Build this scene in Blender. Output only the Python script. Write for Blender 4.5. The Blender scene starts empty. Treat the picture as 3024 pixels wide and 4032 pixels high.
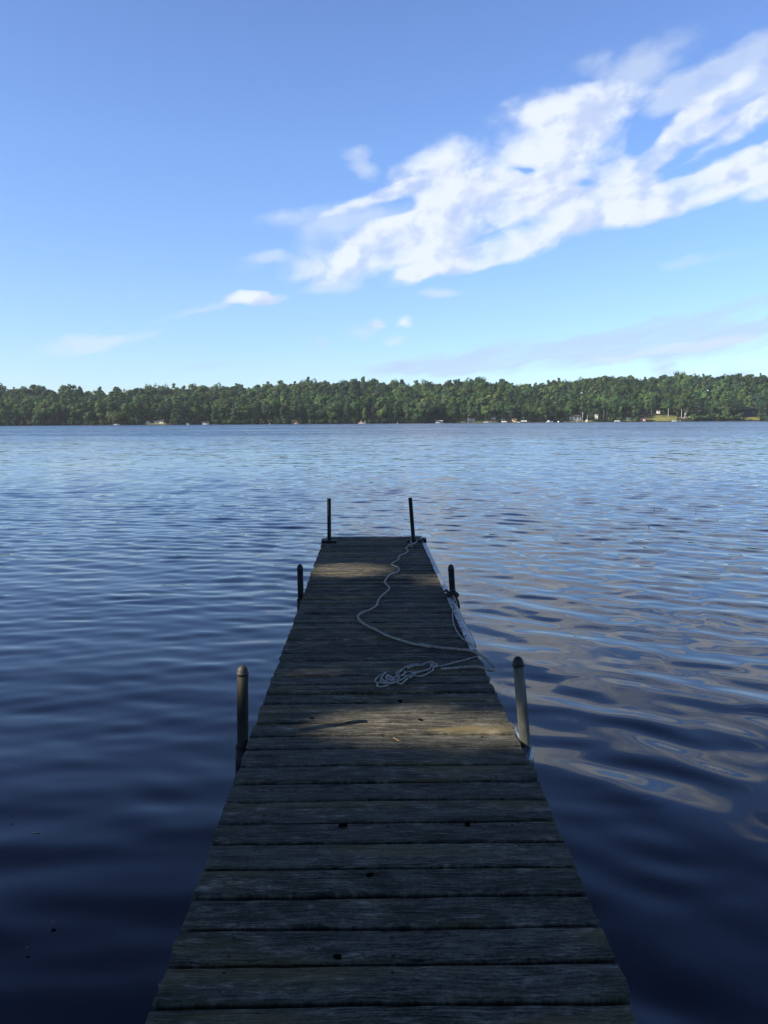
import bpy, math, random
import numpy as np
from mathutils import Vector, Matrix

SC = bpy.context.scene
COL = SC.collection
PI = math.pi
rng = random.Random(11)
nrng = np.random.default_rng(7)

# ------------------------------------------------------------------ camera
F = 3250.0            # focal length in photo pixels (photo 3024 x 4032)
H = 1.85              # eye height over the lake
ZD = 0.45             # deck top over the lake
TH = math.atan((2016 - 1658) / F)
RHO = 0.0055
fwd = Vector((0, math.cos(TH), -math.sin(TH)))
up0 = Vector((0, math.sin(TH), math.cos(TH)))
rt0 = Vector((1, 0, 0))
RT = rt0 * math.cos(RHO) - up0 * math.sin(RHO)
UP = up0 * math.cos(RHO) + rt0 * math.sin(RHO)
EYE = Vector((0, 0, H))


def ray(px, py):
    return fwd + RT * ((px - 1512) / F) - UP * ((py - 2016) / F)


def on_z(px, py, z):
    d = ray(px, py)
    return EYE + d * ((z - H) / d.z)


def deck(px, py, dz=0.0):
    return on_z(px, py, ZD + dz)


def at_y(px, py, Y):
    d = ray(px, py)
    return EYE + d * (Y / d.y)


cam = bpy.data.cameras.new('camera')
cam.sensor_fit = 'VERTICAL'
cam.sensor_height = 36.0
cam.sensor_width = 27.0
cam.lens = F / 4032 * 36.0
cam.clip_start = 0.05
cam.clip_end = 6000
camo = bpy.data.objects.new('camera', cam)
COL.objects.link(camo)
M = Matrix.Identity(4)
for i in range(3):
    M[i][0] = RT[i]
    M[i][1] = UP[i]
    M[i][2] = -fwd[i]
    M[i][3] = EYE[i]
camo.matrix_world = M
SC.camera = camo

# ------------------------------------------------------------------ sun direction, from the post and its shadow on the planks
SUN_AZ = math.radians(-111.0)      # clockwise from +Y : left and a little behind
SUN_EL = math.radians(30.0)
SUN = Vector((math.sin(SUN_AZ) * math.cos(SUN_EL), math.cos(SUN_AZ) * math.cos(SUN_EL), math.sin(SUN_EL)))


# ------------------------------------------------------------------ helpers
def tag(o, label=None, cat=None, group=None, kind=None):
    if label: o['label'] = label
    if cat: o['category'] = cat
    if group: o['group'] = group
    if kind: o['kind'] = kind
    return o


def empty(name, loc=(0, 0, 0), label=None, cat=None, group=None):
    o = bpy.data.objects.new(name, None)
    o.empty_display_size = 0.2
    COL.objects.link(o)
    o.location = loc
    return tag(o, label, cat, group)


class MB:
    def __init__(self):
        self.v = []
        self.f = []
        self.m = []

    def add(self, verts, faces, mi=0):
        b = len(self.v)
        self.v.extend([tuple(p) for p in verts])
        for f in faces:
            self.f.append(tuple(b + i for i in f))
            self.m.append(mi)

    def box(self, c, s, rot=None, mi=0, taper=1.0):
        hx, hy, hz = s[0] / 2, s[1] / 2, s[2] / 2
        pts = []
        for z in (-hz, hz):
            k = taper if z > 0 else 1.0
            for x, y in ((-hx, -hy), (hx, -hy), (hx, hy), (-hx, hy)):
                p = Vector((x * k, y * k, z))
                if rot is not None: p = rot @ p
                pts.append(p + Vector(c))
        self.add(pts, [(3, 2, 1, 0), (4, 5, 6, 7), (0, 1, 5, 4), (1, 2, 6, 5), (2, 3, 7, 6), (3, 0, 4, 7)], mi)

    def bevel_box(self, c, s, b, rot=None, mi=0):
        # box with chamfered vertical and top edges
        hx, hy, hz = s[0] / 2, s[1] / 2, s[2] / 2

        def ring(ix, iy, z):
            return [(-ix + b, -iy, z), (ix - b, -iy, z), (ix, -iy + b, z), (ix, iy - b, z), (ix - b, iy, z), (-ix + b, iy, z), (-ix, iy - b, z), (-ix, -iy + b, z)]
        rings = [ring(hx, hy, -hz), ring(hx, hy, hz - b), ring(hx - b, hy - b, hz)]
        pts = []
        for r in rings:
            for p in r:
                q = Vector(p)
                if rot is not None: q = rot @ q
                pts.append(q + Vector(c))
        fs = [tuple(range(7, -1, -1)), tuple(range(16, 24))]
        for k in range(2):
            for i in range(8):
                j = (i + 1) % 8
                fs.append((k * 8 + i, k * 8 + j, k * 8 + 8 + j, k * 8 + 8 + i))
        self.add(pts, fs, mi)

    def prism(self, poly, axis, d0, d1, mi=0):
        # extrude a 2D polygon; axis 'x','y','z' ; poly in the other two axes (in order)
        def P(a, b, d):
            return {'x': (d, a, b), 'y': (a, d, b), 'z': (a, b, d)}[axis]
        n = len(poly)
        pts = [P(a, b, d0) for a, b in poly] + [P(a, b, d1) for a, b in poly]
        fs = [tuple(range(n))[::-1], tuple(range(n, 2 * n))]
        for i in range(n):
            j = (i + 1) % n
            fs.append((i, j, n + j, n + i))
        self.add(pts, fs, mi)

    def tube(self, pts, rad, n=10, mi=0, cap=True):
        pts = [Vector(p) for p in pts]
        m = len(pts)
        if not hasattr(rad, '__len__'): rad = [rad] * m
        rings = []
        nrm = None
        for i, p in enumerate(pts):
            t = (pts[min(i + 1, m - 1)] - pts[max(i - 1, 0)])
            if t.length < 1e-9: t = Vector((0, 0, 1))
            t.normalize()
            if nrm is None:
                a = Vector((0, 0, 1)) if abs(t.z) < 0.9 else Vector((1, 0, 0))
                nrm = t.cross(a).normalized()
            else:
                nrm = (nrm - t * nrm.dot(t))
                if nrm.length < 1e-6: nrm = t.orthogonal()
                nrm.normalize()
            bn = t.cross(nrm)
            rings.append([p + (nrm * math.cos(2 * PI * k / n) + bn * math.sin(2 * PI * k / n)) * rad[i] for k in range(n)])
        b = [q for r in rings for q in r]
        fs = []
        for i in range(m - 1):
            for k in range(n):
                k2 = (k + 1) % n
                fs.append((i * n + k, i * n + k2, (i + 1) * n + k2, (i + 1) * n + k))
        if cap:
            fs.append(tuple(range(n))[::-1])
            fs.append(tuple((m - 1) * n + k for k in range(n)))
        self.add(b, fs, mi)

    def lathe(self, base, axis, prof, n=20, mi=0):
        # prof: list of (radius, distance along axis)
        axis = Vector(axis).normalized()
        a = axis.orthogonal().normalized()
        b = axis.cross(a)
        pts = []
        for r, d in prof:
            for k in range(n):
                an = 2 * PI * k / n
                pts.append(Vector(base) + axis * d + (a * math.cos(an) + b * math.sin(an)) * max(r, 1e-5))
        fs = []
        for i in range(len(prof) - 1):
            for k in range(n):
                k2 = (k + 1) % n
                fs.append((i * n + k, i * n + k2, (i + 1) * n + k2, (i + 1) * n + k))
        fs.append(tuple(range(n))[::-1])
        fs.append(tuple((len(prof) - 1) * n + k for k in range(n)))
        self.add(pts, fs, mi)

    def build(self, name, mats, parent=None, origin=(0, 0, 0), smooth=False, label=None):
        if not isinstance(mats, (list, tuple)): mats = [mats]
        me = bpy.data.meshes.new(name)
        O = Vector(origin)
        me.from_pydata([tuple(Vector(p) - O) for p in self.v], [], self.f)
        for mt in mats: me.materials.append(mt)
        if len(mats) > 1: me.polygons.foreach_set('material_index', self.m)
        if smooth: me.polygons.foreach_set('use_smooth', [True] * len(me.polygons))
        me.update()
        o = bpy.data.objects.new(name, me)
        COL.objects.link(o)
        if parent is not None: o.parent = parent
        else: o.location = O
        if label: o['label'] = label
        return o


def np_mesh(name, V, Fq, mat, parent=None, smooth=False, col=None):
    """fast mesh from numpy arrays, Fq (n,4) or (n,3)"""
    me = bpy.data.meshes.new(name)
    nv, nf, k = len(V), len(Fq), Fq.shape[1]
    me.vertices.add(nv)
    me.vertices.foreach_set('co', np.asarray(V, dtype=np.float32).ravel())
    me.loops.add(nf * k)
    me.loops.foreach_set('vertex_index', np.asarray(Fq, dtype=np.int32).ravel())
    me.polygons.add(nf)
    me.polygons.foreach_set('loop_start', np.arange(0, nf * k, k, dtype=np.int32))
    me.polygons.foreach_set('loop_total', np.full(nf, k, dtype=np.int32))
    if smooth: me.polygons.foreach_set('use_smooth', np.ones(nf, dtype=bool))
    if mat: me.materials.append(mat)
    if col is not None:
        at = me.color_attributes.new('tint', 'FLOAT_COLOR', 'POINT')
        at.data.foreach_set('color', np.asarray(col, dtype=np.float32).ravel())
    me.update()
    me.validate()
    o = bpy.data.objects.new(name, me)
    COL.objects.link(o)
    if parent is not None: o.parent = parent
    return o


def smooth_path(P, step):
    """Catmull-Rom through P, resampled at about `step`"""
    P = [Vector(p) for p in P]
    Q = [P[0] * 2 - P[1]] + P + [P[-1] * 2 - P[-2]]
    dense = []
    for i in range(1, len(Q) - 2):
        p0, p1, p2, p3 = Q[i - 1], Q[i], Q[i + 1], Q[i + 2]
        n = max(4, int((p2 - p1).length / step * 3))
        for k in range(n):
            t = k / n
            dense.append(0.5 * ((2 * p1) + (p2 - p0) * t + (2 * p0 - 5 * p1 + 4 * p2 - p3) * t * t + (3 * p1 - p0 - 3 * p2 + p3) * t ** 3))
    dense.append(P[-1])
    out = [dense[0]]
    acc = 0
    for a, b in zip(dense, dense[1:]):
        acc += (b - a).length
        if acc >= step:
            out.append(b)
            acc = 0
    if (out[-1] - dense[-1]).length > 1e-6: out.append(dense[-1])
    return out


# ------------------------------------------------------------------ node helpers
class NT:
    def __init__(self, nt):
        self.nt = nt
        self.nodes = nt.nodes

    def n(self, typ, **kw):
        nd = self.nodes.new(typ)
        for k, v in kw.items():
            setattr(nd, k, v)
        return nd

    def set(self, sock, val):
        if hasattr(val, 'is_output'):
            self.nt.links.new(val, sock)
        else:
            sock.default_value = val

    def math(self, op, a, b=None, c=None, clamp=False):
        nd = self.n('ShaderNodeMath', operation=op, use_clamp=clamp)
        self.set(nd.inputs[0], a)
        if b is not None: self.set(nd.inputs[1], b)
        if c is not None: self.set(nd.inputs[2], c)
        return nd.outputs[0]

    def vmath(self, op, a, b=None, out=0):
        nd = self.n('ShaderNodeVectorMath', operation=op)
        self.set(nd.inputs[0], a)
        if b is not None: self.set(nd.inputs[1], b)
        return nd.outputs[out]

    def comb(self, x, y, z=0.0):
        nd = self.n('ShaderNodeCombineXYZ')
        for s, v in zip(nd.inputs, (x, y, z)): self.set(s, v)
        return nd.outputs[0]

    def sep(self, v):
        nd = self.n('ShaderNodeSeparateXYZ')
        self.set(nd.inputs[0], v)
        return nd.outputs

    def noise(self, vec, scale=1.0, detail=4.0, rough=0.55, dist=0.0, lac=2.0, out='Fac', dim='3D'):
        nd = self.n('ShaderNodeTexNoise', noise_dimensions=dim)
        self.set(nd.inputs['Vector'], vec)
        self.set(nd.inputs['Scale'], scale)
        nd.inputs['Detail'].default_value = detail
        nd.inputs['Roughness'].default_value = rough
        nd.inputs['Lacunarity'].default_value = lac
        nd.inputs['Distortion'].default_value = dist
        return nd.outputs[out]

    def mapr(self, v, a, b, c=0.0, d=1.0, interp='SMOOTHSTEP'):
        nd = self.n('ShaderNodeMapRange', interpolation_type=interp)
        self.set(nd.inputs[0], v)
        for i, x in enumerate((a, b, c, d)): self.set(nd.inputs[i + 1], x)
        return nd.outputs[0]

    def mix(self, fac, a, b, blend='MIX'):
        nd = self.n('ShaderNodeMix', data_type='RGBA', blend_type=blend)
        self.set(nd.inputs[0], fac)
        for s, v in ((nd.inputs[6], a), (nd.inputs[7], b)):
            if isinstance(v, (tuple, list)) and len(v) == 3: v = (*v, 1.0)
            self.set(s, v)
        return nd.outputs[2]

    def link(self, a, b):
        self.nt.links.new(a, b)


def new_mat(name):
    m = bpy.data.materials.new(name)
    m.use_nodes = True
    T = NT(m.node_tree)
    b = m.node_tree.nodes['Principled BSDF']
    return m, T, b


def mat_noise(name, c1, c2, scale=4.0, rough=0.7, metal=0.0, bump=0.0, detail=5.0, spec=0.3, stretch=(1, 1, 1)):
    m, T, b = new_mat(name)
    tc = T.n('ShaderNodeTexCoord').outputs['Object']
    tc = T.vmath('MULTIPLY', tc, stretch)
    nz = T.noise(tc, scale, detail, 0.6)
    f = T.mapr(nz, 0.3, 0.7)
    T.link(T.mix(f, c1, c2), b.inputs['Base Color'])
    b.inputs['Roughness'].default_value = rough
    b.inputs['Metallic'].default_value = metal
    b.inputs['Specular IOR Level'].default_value = spec
    if bump:
        bp = T.n('ShaderNodeBump')
        bp.inputs['Strength'].default_value = bump
        bp.inputs['Distance'].default_value = 0.02
        T.link(nz, bp.inputs['Height'])
        T.link(bp.outputs[0], b.inputs['Normal'])
    return m


# ------------------------------------------------------------------ materials
def wood_deck():
    m, T, b = new_mat('weathered_wood')
    uv = T.n('ShaderNodeUVMap', uv_map='UVMap').outputs[0]
    s = T.sep(uv)
    u, v = s[0], s[1]
    rnd = T.n('ShaderNodeAttribute', attribute_name='rnd').outputs['Fac']
    pos = T.n('ShaderNodeNewGeometry').outputs['Position']
    z = T.math('MULTIPLY', rnd, 37.0)
    warp = T.noise(T.comb(T.math('MULTIPLY', u, 1.6), T.math('MULTIPLY', v, 9.0), z), 1.0, 3.0, 0.5)
    vw = T.math('ADD', v, T.math('MULTIPLY', T.math('SUBTRACT', warp, 0.5), 0.10))
    fib = T.noise(T.comb(T.math('MULTIPLY', u, 26.0), T.math('MULTIPLY', vw, 210.0), z), 1.0, 5.0, 0.65)
    fib2 = T.noise(T.comb(T.math('MULTIPLY', u, 5.5), T.math('MULTIPLY', vw, 70.0), z), 1.0, 4.0, 0.6)
    ring = T.math('SINE', T.math('MULTIPLY', vw, 2 * PI / 0.013))
    ring = T.mapr(ring, -1.0, 1.0)
    blot = T.noise(T.comb(T.math('MULTIPLY', u, 8.5), T.math('MULTIPLY', v, 24.0), z), 1.0, 7.0, 0.68)
    patch = T.noise(T.comb(T.math('MULTIPLY', u, 1.4), T.math('MULTIPLY', v, 6.0), z), 1.0, 3.0, 0.5)
    g = T.math('ADD', T.math('MULTIPLY', fib, 0.55), T.math('MULTIPLY', fib2, 0.45))
    g = T.math('ADD', g, T.math('MULTIPLY', T.math('SUBTRACT', ring, 0.5), 0.07))
    g = T.math('ADD', g, T.math('MULTIPLY', T.math('SUBTRACT', blot, 0.5), 0.55))
    g = T.math('ADD', g, T.math('MULTIPLY', T.math('SUBTRACT', rnd, 0.5), 0.10))
    spk = T.noise(T.comb(T.math('MULTIPLY', u, 90.0), T.math('MULTIPLY', v, 140.0), z), 1.0, 3.0, 0.7)
    g = T.math('ADD', g, T.math('MULTIPLY', T.math('SUBTRACT', spk, 0.5), 0.42))
    gf = T.mapr(g, 0.27, 0.80)
    c = T.mix(gf, (0.020, 0.021, 0.019), (0.176, 0.172, 0.146))
    # silver weathered patches
    c = T.mix(T.math('MULTIPLY', T.mapr(T.math('ADD', T.math('MULTIPLY', blot, 0.6), T.math('MULTIPLY', fib, 0.4)), 0.52, 0.66), T.mapr(patch, 0.40, 0.60)), c, (0.33, 0.318, 0.29))
    # warm tan worn areas, tint raised to warm the sun patches
    c = T.mix(T.math('MULTIPLY', T.mapr(patch, 0.5, 0.72), 0.6), c, (0.185, 0.146, 0.068))
    # moss film
    ms = T.noise(T.comb(T.math('MULTIPLY', u, 3.0), T.math('MULTIPLY', v, 8.0), T.math('ADD', z, 9.0)), 1.0, 6.0, 0.7)
    py = T.sep(pos)[1]
    near = T.mapr(py, 2.9, 1.7)
    mf = T.math('MULTIPLY', T.mapr(ms, 0.50, 0.68), T.math('ADD', T.math('MULTIPLY', near, 0.6), 0.12))
    c = T.mix(mf, c, (0.034, 0.043, 0.018))
    # dark damp stains
    st = T.noise(T.comb(T.math('MULTIPLY', u, 2.4), T.math('MULTIPLY', v, 11.0), T.math('ADD', z, 4.0)), 1.0, 5.0, 0.6)
    c = T.mix(T.math('MULTIPLY', T.mapr(st, 0.52, 0.70), 0.6), c, (0.024, 0.023, 0.021))
    # cracks
    ck = T.noise(T.comb(T.math('MULTIPLY', u, 1.7), T.math('MULTIPLY', vw, 75.0), T.math('ADD', z, 2.0)), 1.0, 2.0, 0.5)
    ckm = T.math('SUBTRACT', 1.0, T.mapr(T.math('ABSOLUTE', T.math('SUBTRACT', ck, 0.5)), 0.0, 0.018))
    gate = T.mapr(T.noise(T.comb(T.math('MULTIPLY', u, 2.0), T.math('MULTIPLY', v, 20.0), T.math('ADD', z, 6.0)), 1.0, 2.0), 0.5, 0.6)
    ckm = T.math('MULTIPLY', ckm, gate)
    c = T.mix(T.math('MULTIPLY', ckm, 0.85), c, (0.014, 0.013, 0.012))
    T.link(c, b.inputs['Base Color'])
    b.inputs['Roughness'].default_value = 0.9
    b.inputs['Specular IOR Level'].default_value = 0.12
    h = T.math('ADD', T.math('MULTIPLY', g, 1.0), T.math('MULTIPLY', ckm, -1.0))
    bp = T.n('ShaderNodeBump')
    bp.inputs['Strength'].default_value = 1.0
    bp.inputs['Distance'].default_value = 0.005
    T.link(h, bp.inputs['Height'])
    T.link(bp.outputs[0], b.inputs['Normal'])
    return m


def water_mat():
    m, T, b = new_mat('lake_water')
    geo = T.n('ShaderNodeNewGeometry')
    pos, nrm = geo.outputs['Position'], geo.outputs['Normal']
    y = T.sep(pos)[1]
    b.inputs['Base Color'].default_value = (0.0006, 0.0046, 0.023, 1)
    b.inputs['IOR'].default_value = 1.32
    # wind ripples too small for the mesh: slopes from noise in lake coordinates, stronger out in the breeze
    gust = T.noise(T.vmath('MULTIPLY', pos, (0.012, 0.03, 1.0)), 1.0, 3.0, 0.55)
    gust = T.mapr(gust, 0.3, 0.7, 0.55, 1.35)
    a1 = T.noise(T.vmath('MULTIPLY', pos, (1.3, 3.2, 1.0)), 1.0, 3.0, 0.55, out='Color')
    a2 = T.noise(T.vmath('MULTIPLY', pos, (0.28, 0.8, 1.0)), 1.0, 3.0, 0.55, out='Color')
    v1 = T.vmath('SUBTRACT', a1, (0.5, 0.58, 0.5))
    v2 = T.vmath('SUBTRACT', a2, (0.5, 0.56, 0.5))
    k1 = T.math('ADD', T.mapr(y, 4.0, 40.0, 0.02, 0.20), T.mapr(y, 45.0, 150.0, 0.0, 0.62))
    k2 = T.math('ADD', T.mapr(y, 15.0, 60.0, 0.0, 0.16), T.mapr(y, 45.0, 150.0, 0.0, 0.38))
    v = T.vmath('ADD', T.vmath('MULTIPLY', v1, T.comb(k1, k1, 0.0)), T.vmath('MULTIPLY', v2, T.comb(k2, k2, 0.0)))
    v = T.vmath('MULTIPLY', v, T.comb(gust, gust, 0.0))
    N = T.vmath('NORMALIZE', T.vmath('ADD', nrm, v))
    T.link(N, b.inputs['Normal'])
    T.link(T.mapr(y, 10.0, 120.0, 0.015, 0.10, 'LINEAR'), b.inputs['Roughness'])
    return m


def foliage_mat(name, use_attr):
    m, T, b = new_mat(name)
    if use_attr:
        base = T.n('ShaderNodeAttribute', attribute_name='tint').outputs['Color']
    else:
        base = T.n('ShaderNodeObjectInfo').outputs['Color']
    pos = T.n('ShaderNodeNewGeometry').outputs['Position']
    nz = T.noise(pos, 0.55, 3.0, 0.6)
    f = T.mapr(nz, 0.3, 0.7, 0.65, 1.35, 'LINEAR')
    c = T.mix(1.0, base, T.comb(f, f, f), 'MULTIPLY')
    out = T.nodes['Material Output']
    T.link(c, b.inputs['Base Color'])
    b.inputs['Roughness'].default_value = 0.6
    b.inputs['Specular IOR Level'].default_value = 0.2
    tr = T.n('ShaderNodeBsdfTranslucent')
    T.link(c, tr.inputs[0])
    mx = T.n('ShaderNodeMixShader')
    mx.inputs[0].default_value = 0.40
    T.link(b.outputs[0], mx.inputs[1])
    T.link(tr.outputs[0], mx.inputs[2])
    T.link(mx.outputs[0], out.inputs[0])
    return m


MAT = {
    'wood': wood_deck(),
    'frame': mat_noise('old_timber', (0.03, 0.028, 0.025), (0.085, 0.08, 0.07), 6, 0.9, stretch=(8, 1, 8)),
    'nail': mat_noise('rusty_nail', (0.012, 0.010, 0.009), (0.03, 0.02, 0.015), 90, 0.7),
    'holeshade': mat_noise('hole_shade', (0.003, 0.003, 0.003), (0.008, 0.007, 0.006), 30, 1.0, spec=0.0),  # near-black colour stands in for the shade inside holes and slots
    'pipe': mat_noise('weathered_pipe', (0.055, 0.06, 0.052), (0.17, 0.175, 0.155), 22, 0.6, 0.0, 0.25, stretch=(1, 1, 0.25), spec=0.35),
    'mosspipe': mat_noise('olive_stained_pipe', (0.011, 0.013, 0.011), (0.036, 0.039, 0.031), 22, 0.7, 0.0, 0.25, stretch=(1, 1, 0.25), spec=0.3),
    'darkpipe': mat_noise('dark_pipe', (0.008, 0.009, 0.011), (0.020, 0.021, 0.026), 18, 0.6, 0.2),
    'cap': mat_noise('dark_cap', (0.012, 0.013, 0.015), (0.035, 0.038, 0.042), 25, 0.6, 0.1, spec=0.5),
    'galv': mat_noise('galvanised_strip', (0.17, 0.185, 0.21), (0.38, 0.40, 0.44), 14, 0.42, 0.6, 0.08),
    'iron': mat_noise('dark_iron', (0.010, 0.010, 0.012), (0.03, 0.03, 0.035), 20, 0.55, 0.4),
    'rope': mat_noise('grey_rope', (0.20, 0.19, 0.17), (0.44, 0.425, 0.39), 60, 0.95, spec=0.1),
    'thinrope': mat_noise('pale_rope', (0.22, 0.215, 0.20), (0.48, 0.47, 0.44), 80, 0.95, spec=0.1),
    'darkrope': mat_noise('old_rope', (0.03, 0.028, 0.025), (0.10, 0.09, 0.075), 70, 0.95, spec=0.1),
    'straw': mat_noise('dry_straw', (0.35, 0.24, 0.08), (0.55, 0.40, 0.16), 40, 0.8),
    'twig': mat_noise('floating_twig', (0.26, 0.25, 0.23), (0.42, 0.41, 0.38), 40, 0.8),
    'deadleaf': mat_noise('dead_leaf', (0.07, 0.065, 0.055), (0.14, 0.13, 0.10), 60, 0.8),
    'water': water_mat(),
    'leaf': foliage_mat('leaf', False),
    'forest': foliage_mat('forest_leaf', True),
    'bark': mat_noise('bark', (0.05, 0.042, 0.034), (0.13, 0.115, 0.095), 3, 0.95, bump=0.4, stretch=(1, 1, 0.2)),
    'birch': mat_noise('birch_bark', (0.40, 0.385, 0.35), (0.66, 0.64, 0.60), 2.2, 0.8, stretch=(1, 1, 1.5)),
    'palebark': mat_noise('pale_grey_bark', (0.13, 0.12, 0.105), (0.26, 0.25, 0.225), 2.2, 0.9),
    'white': mat_noise('white_paint', (0.68, 0.67, 0.64), (0.82, 0.81, 0.79), 1.0, 0.5),
    'hullwhite': mat_noise('white_gelcoat', (0.74, 0.75, 0.76), (0.83, 0.84, 0.85), 1.0, 0.25, spec=0.5),
    'cream': mat_noise('yellow_paint', (0.62, 0.50, 0.20), (0.78, 0.66, 0.34), 1.2, 0.6),
    'red': mat_noise('red_paint', (0.45, 0.09, 0.075), (0.58, 0.15, 0.12), 1.0, 0.6),
    'pinkred': mat_noise('faded_red_paint', (0.66, 0.20, 0.19), (0.76, 0.32, 0.29), 1.0, 0.6),
    'rust': mat_noise('red_brown_boards', (0.19, 0.062, 0.035), (0.29, 0.10, 0.06), 1.0, 0.8),
    'greenpaint': mat_noise('green_paint', (0.025, 0.085, 0.075), (0.045, 0.125, 0.105), 1.0, 0.6),
    'greygreen': mat_noise('grey_green_metal', (0.24, 0.30, 0.25), (0.34, 0.40, 0.33), 1.0, 0.5),
    'grey': mat_noise('grey_siding', (0.34, 0.36, 0.38), (0.48, 0.50, 0.52), 1.5, 0.7),
    'darkgrey': mat_noise('dark_siding', (0.035, 0.037, 0.045), (0.07, 0.072, 0.082), 1.0, 0.8),
    'navy': mat_noise('dark_blue_siding', (0.018, 0.026, 0.06), (0.035, 0.045, 0.09), 1.0, 0.7),
    'brown': mat_noise('brown_boards', (0.16, 0.10, 0.065), (0.26, 0.18, 0.12), 1.0, 0.8),
    'roofdark': mat_noise('dark_shingles', (0.035, 0.034, 0.035), (0.075, 0.072, 0.07), 3.0, 0.9),
    'roofbrown': mat_noise('brown_shingles', (0.12, 0.08, 0.05), (0.19, 0.13, 0.085), 3.0, 0.9),
    'roofgreen': mat_noise('pale_green_roof', (0.34, 0.42, 0.30), (0.46, 0.53, 0.40), 2.0, 0.6),
    'glass': mat_noise('window_glass', (0.02, 0.025, 0.03), (0.04, 0.05, 0.06), 1.0, 0.08, spec=0.6),
    'canvas': mat_noise('pale_canvas', (0.62, 0.60, 0.54), (0.76, 0.74, 0.68), 1.5, 0.8),
    'tan': mat_noise('tan_boards', (0.42, 0.27, 0.16), (0.55, 0.37, 0.24), 2.0, 0.7),
    'pinkplastic': mat_noise('pink_plastic', (0.55, 0.22, 0.20), (0.66, 0.32, 0.28), 1.5, 0.4),
    'stone': mat_noise('pale_stone', (0.30, 0.28, 0.24), (0.48, 0.45, 0.40), 1.2, 0.9, bump=0.3),
    'blue': mat_noise('blue_paint', (0.06, 0.12, 0.26), (0.10, 0.18, 0.36), 1.2, 0.4),
    'reed': mat_noise('reed_green', (0.03, 0.05, 0.025), (0.06, 0.08, 0.035), 8.0, 0.8),
}


def grass_mat(name, c1, c2, c3):
    m, T, b = new_mat(name)
    pos = T.n('ShaderNodeNewGeometry').outputs['Position']
    a = T.noise(pos, 0.16, 4.0, 0.6)
    d = T.noise(pos, 1.8, 5.0, 0.7)
    c = T.mix(T.mapr(a, 0.35, 0.65), c1, c2)
    c = T.mix(T.math('MULTIPLY', T.mapr(d, 0.45, 0.7), 0.6), c, c3)
    T.link(c, b.inputs['Base Color'])
    b.inputs['Roughness'].default_value = 0.95
    b.inputs['Specular IOR Level'].default_value = 0.1
    bp = T.n('ShaderNodeBump')
    bp.inputs['Distance'].default_value = 0.3
    T.link(d, bp.inputs['Height'])
    T.link(bp.outputs[0], b.inputs['Normal'])
    return m


MAT['ground'] = grass_mat('forest_floor', (0.022, 0.030, 0.015), (0.035, 0.042, 0.02), (0.04, 0.036, 0.022))
MAT['lawn'] = grass_mat('lawn_grass', (0.13, 0.15, 0.045), (0.20, 0.19, 0.065), (0.24, 0.20, 0.09))

# ------------------------------------------------------------------ world: Nishita sky with clouds
EXPOSURE = 1.10
HAZE = 0.00009
SKY_STR = 0.068


def azel(px, py):
    d = ray(px, py).normalized()
    return math.atan2(d.x, d.y), math.asin(d.z)


CLOUDS = [  # centre x, y, rx, ry in units of the 1659-wide view of the photo ; tilt (deg, up to the right) ; weight
    (860, 530, 215, 46, 14, 1.2), (980, 470, 210, 48, 15, 1.2), (1090, 535, 150, 28, 12, 1.1), (900, 588, 75, 18, 14, 1.0), (1000, 560, 120, 24, 10, .8),
    (940, 368, 105, 48, 20, 1.0), (830, 425, 130, 14, 20, 1.0), (985, 420, 110, 34, 15, .9),
    (1140, 405, 150, 42, 15, .85), (1190, 318, 140, 36, 5, 1.05), (1235, 245, 165, 46, 3, 1.15), (1095, 482, 100, 26, 15, .6),
    (1320, 448, 140, 46, 4, 1.25), (1440, 430, 150, 34, 12, .9), (1370, 350, 150, 32, 20, .7), (1560, 385, 180, 32, 20, 1.0), (1520, 305, 190, 24, 27, .85),
    (1640, 335, 140, 26, 22, .9), (1525, 232, 105, 22, 32, .95), (1640, 245, 90, 22, 25, .8),
    (1760, 320, 150, 50, 22, .9), (1850, 90, 200, 40, 25, .5), (1800, -130, 180, 26, 30, .4), (2150, 60, 240, 60, 25, .6),
    (1405, 285, 55, 30, 45, -.9), (1475, 335, 60, 11, 25, -.8), (850, 452, 55, 12, 15, -.7), (1255, 395, 26, 9, 0, -.6), (1130, 362, 30, 13, 10, -.6), (1580, 270, 70, 9, 28, -.6), (1060, 500, 60, 10, 15, -.4), (1585, 355, 80, 8, 20, -.35),
    (556, 641, 66, 15, 3, 1.0), (815, 701, 22, 16, 10, .75), (868, 693, 20, 13, 5, .7), (690, 738, 18, 17, -20, .6),
]
THIN = [
    (1580, 150, 150, 36, 20, .95), (1500, 195, 100, 24, 25, .7), (1630, 190, 110, 24, 25, .8), (1450, 98, 170, 34, 8, .36), (1385, 160, 75, 28, 5, .5), (1270, 132, 50, 20, 0, .4),
    (1510, 744, 120, 14, 4, 1.1), (1330, 770, 90, 10, 4, .6), (205, 738, 170, 15, 13, .6), (440, 664, 130, 12, 12, .5), (572, 548, 50, 13, 4, .65), (715, 619, 70, 25, 6, 1.0), (855, 734, 24, 14, 0, .8), (950, 631, 50, 12, 0, .7), (790, 718, 40, 15, 0, .6),
    (765, 485, 140, 42, 8, .75), (785, 362, 30, 40, 60, .42), (620, 470, 80, 18, 8, .45), (640, 560, 160, 34, 5, .4), (1450, 578, 90, 14, 3, .3), (1580, 552, 90, 14, 3, .25), (770, 320, 40, 16, 5, .4),
]
STRATUS = [
    (1250, 757, 320, 34, 4, .8), (1490, 690, 250, 20, 10, .6), (1570, 728, 200, 34, 5, .65), (930, 797, 200, 14, 3, .75), (1060, 775, 230, 18, 5, .4), (440, 790, 120, 14, 3, .2), (1450, 800, 60, 26, -40, .5), (1580, 803, 60, 14, 10, .4),
]


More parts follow.
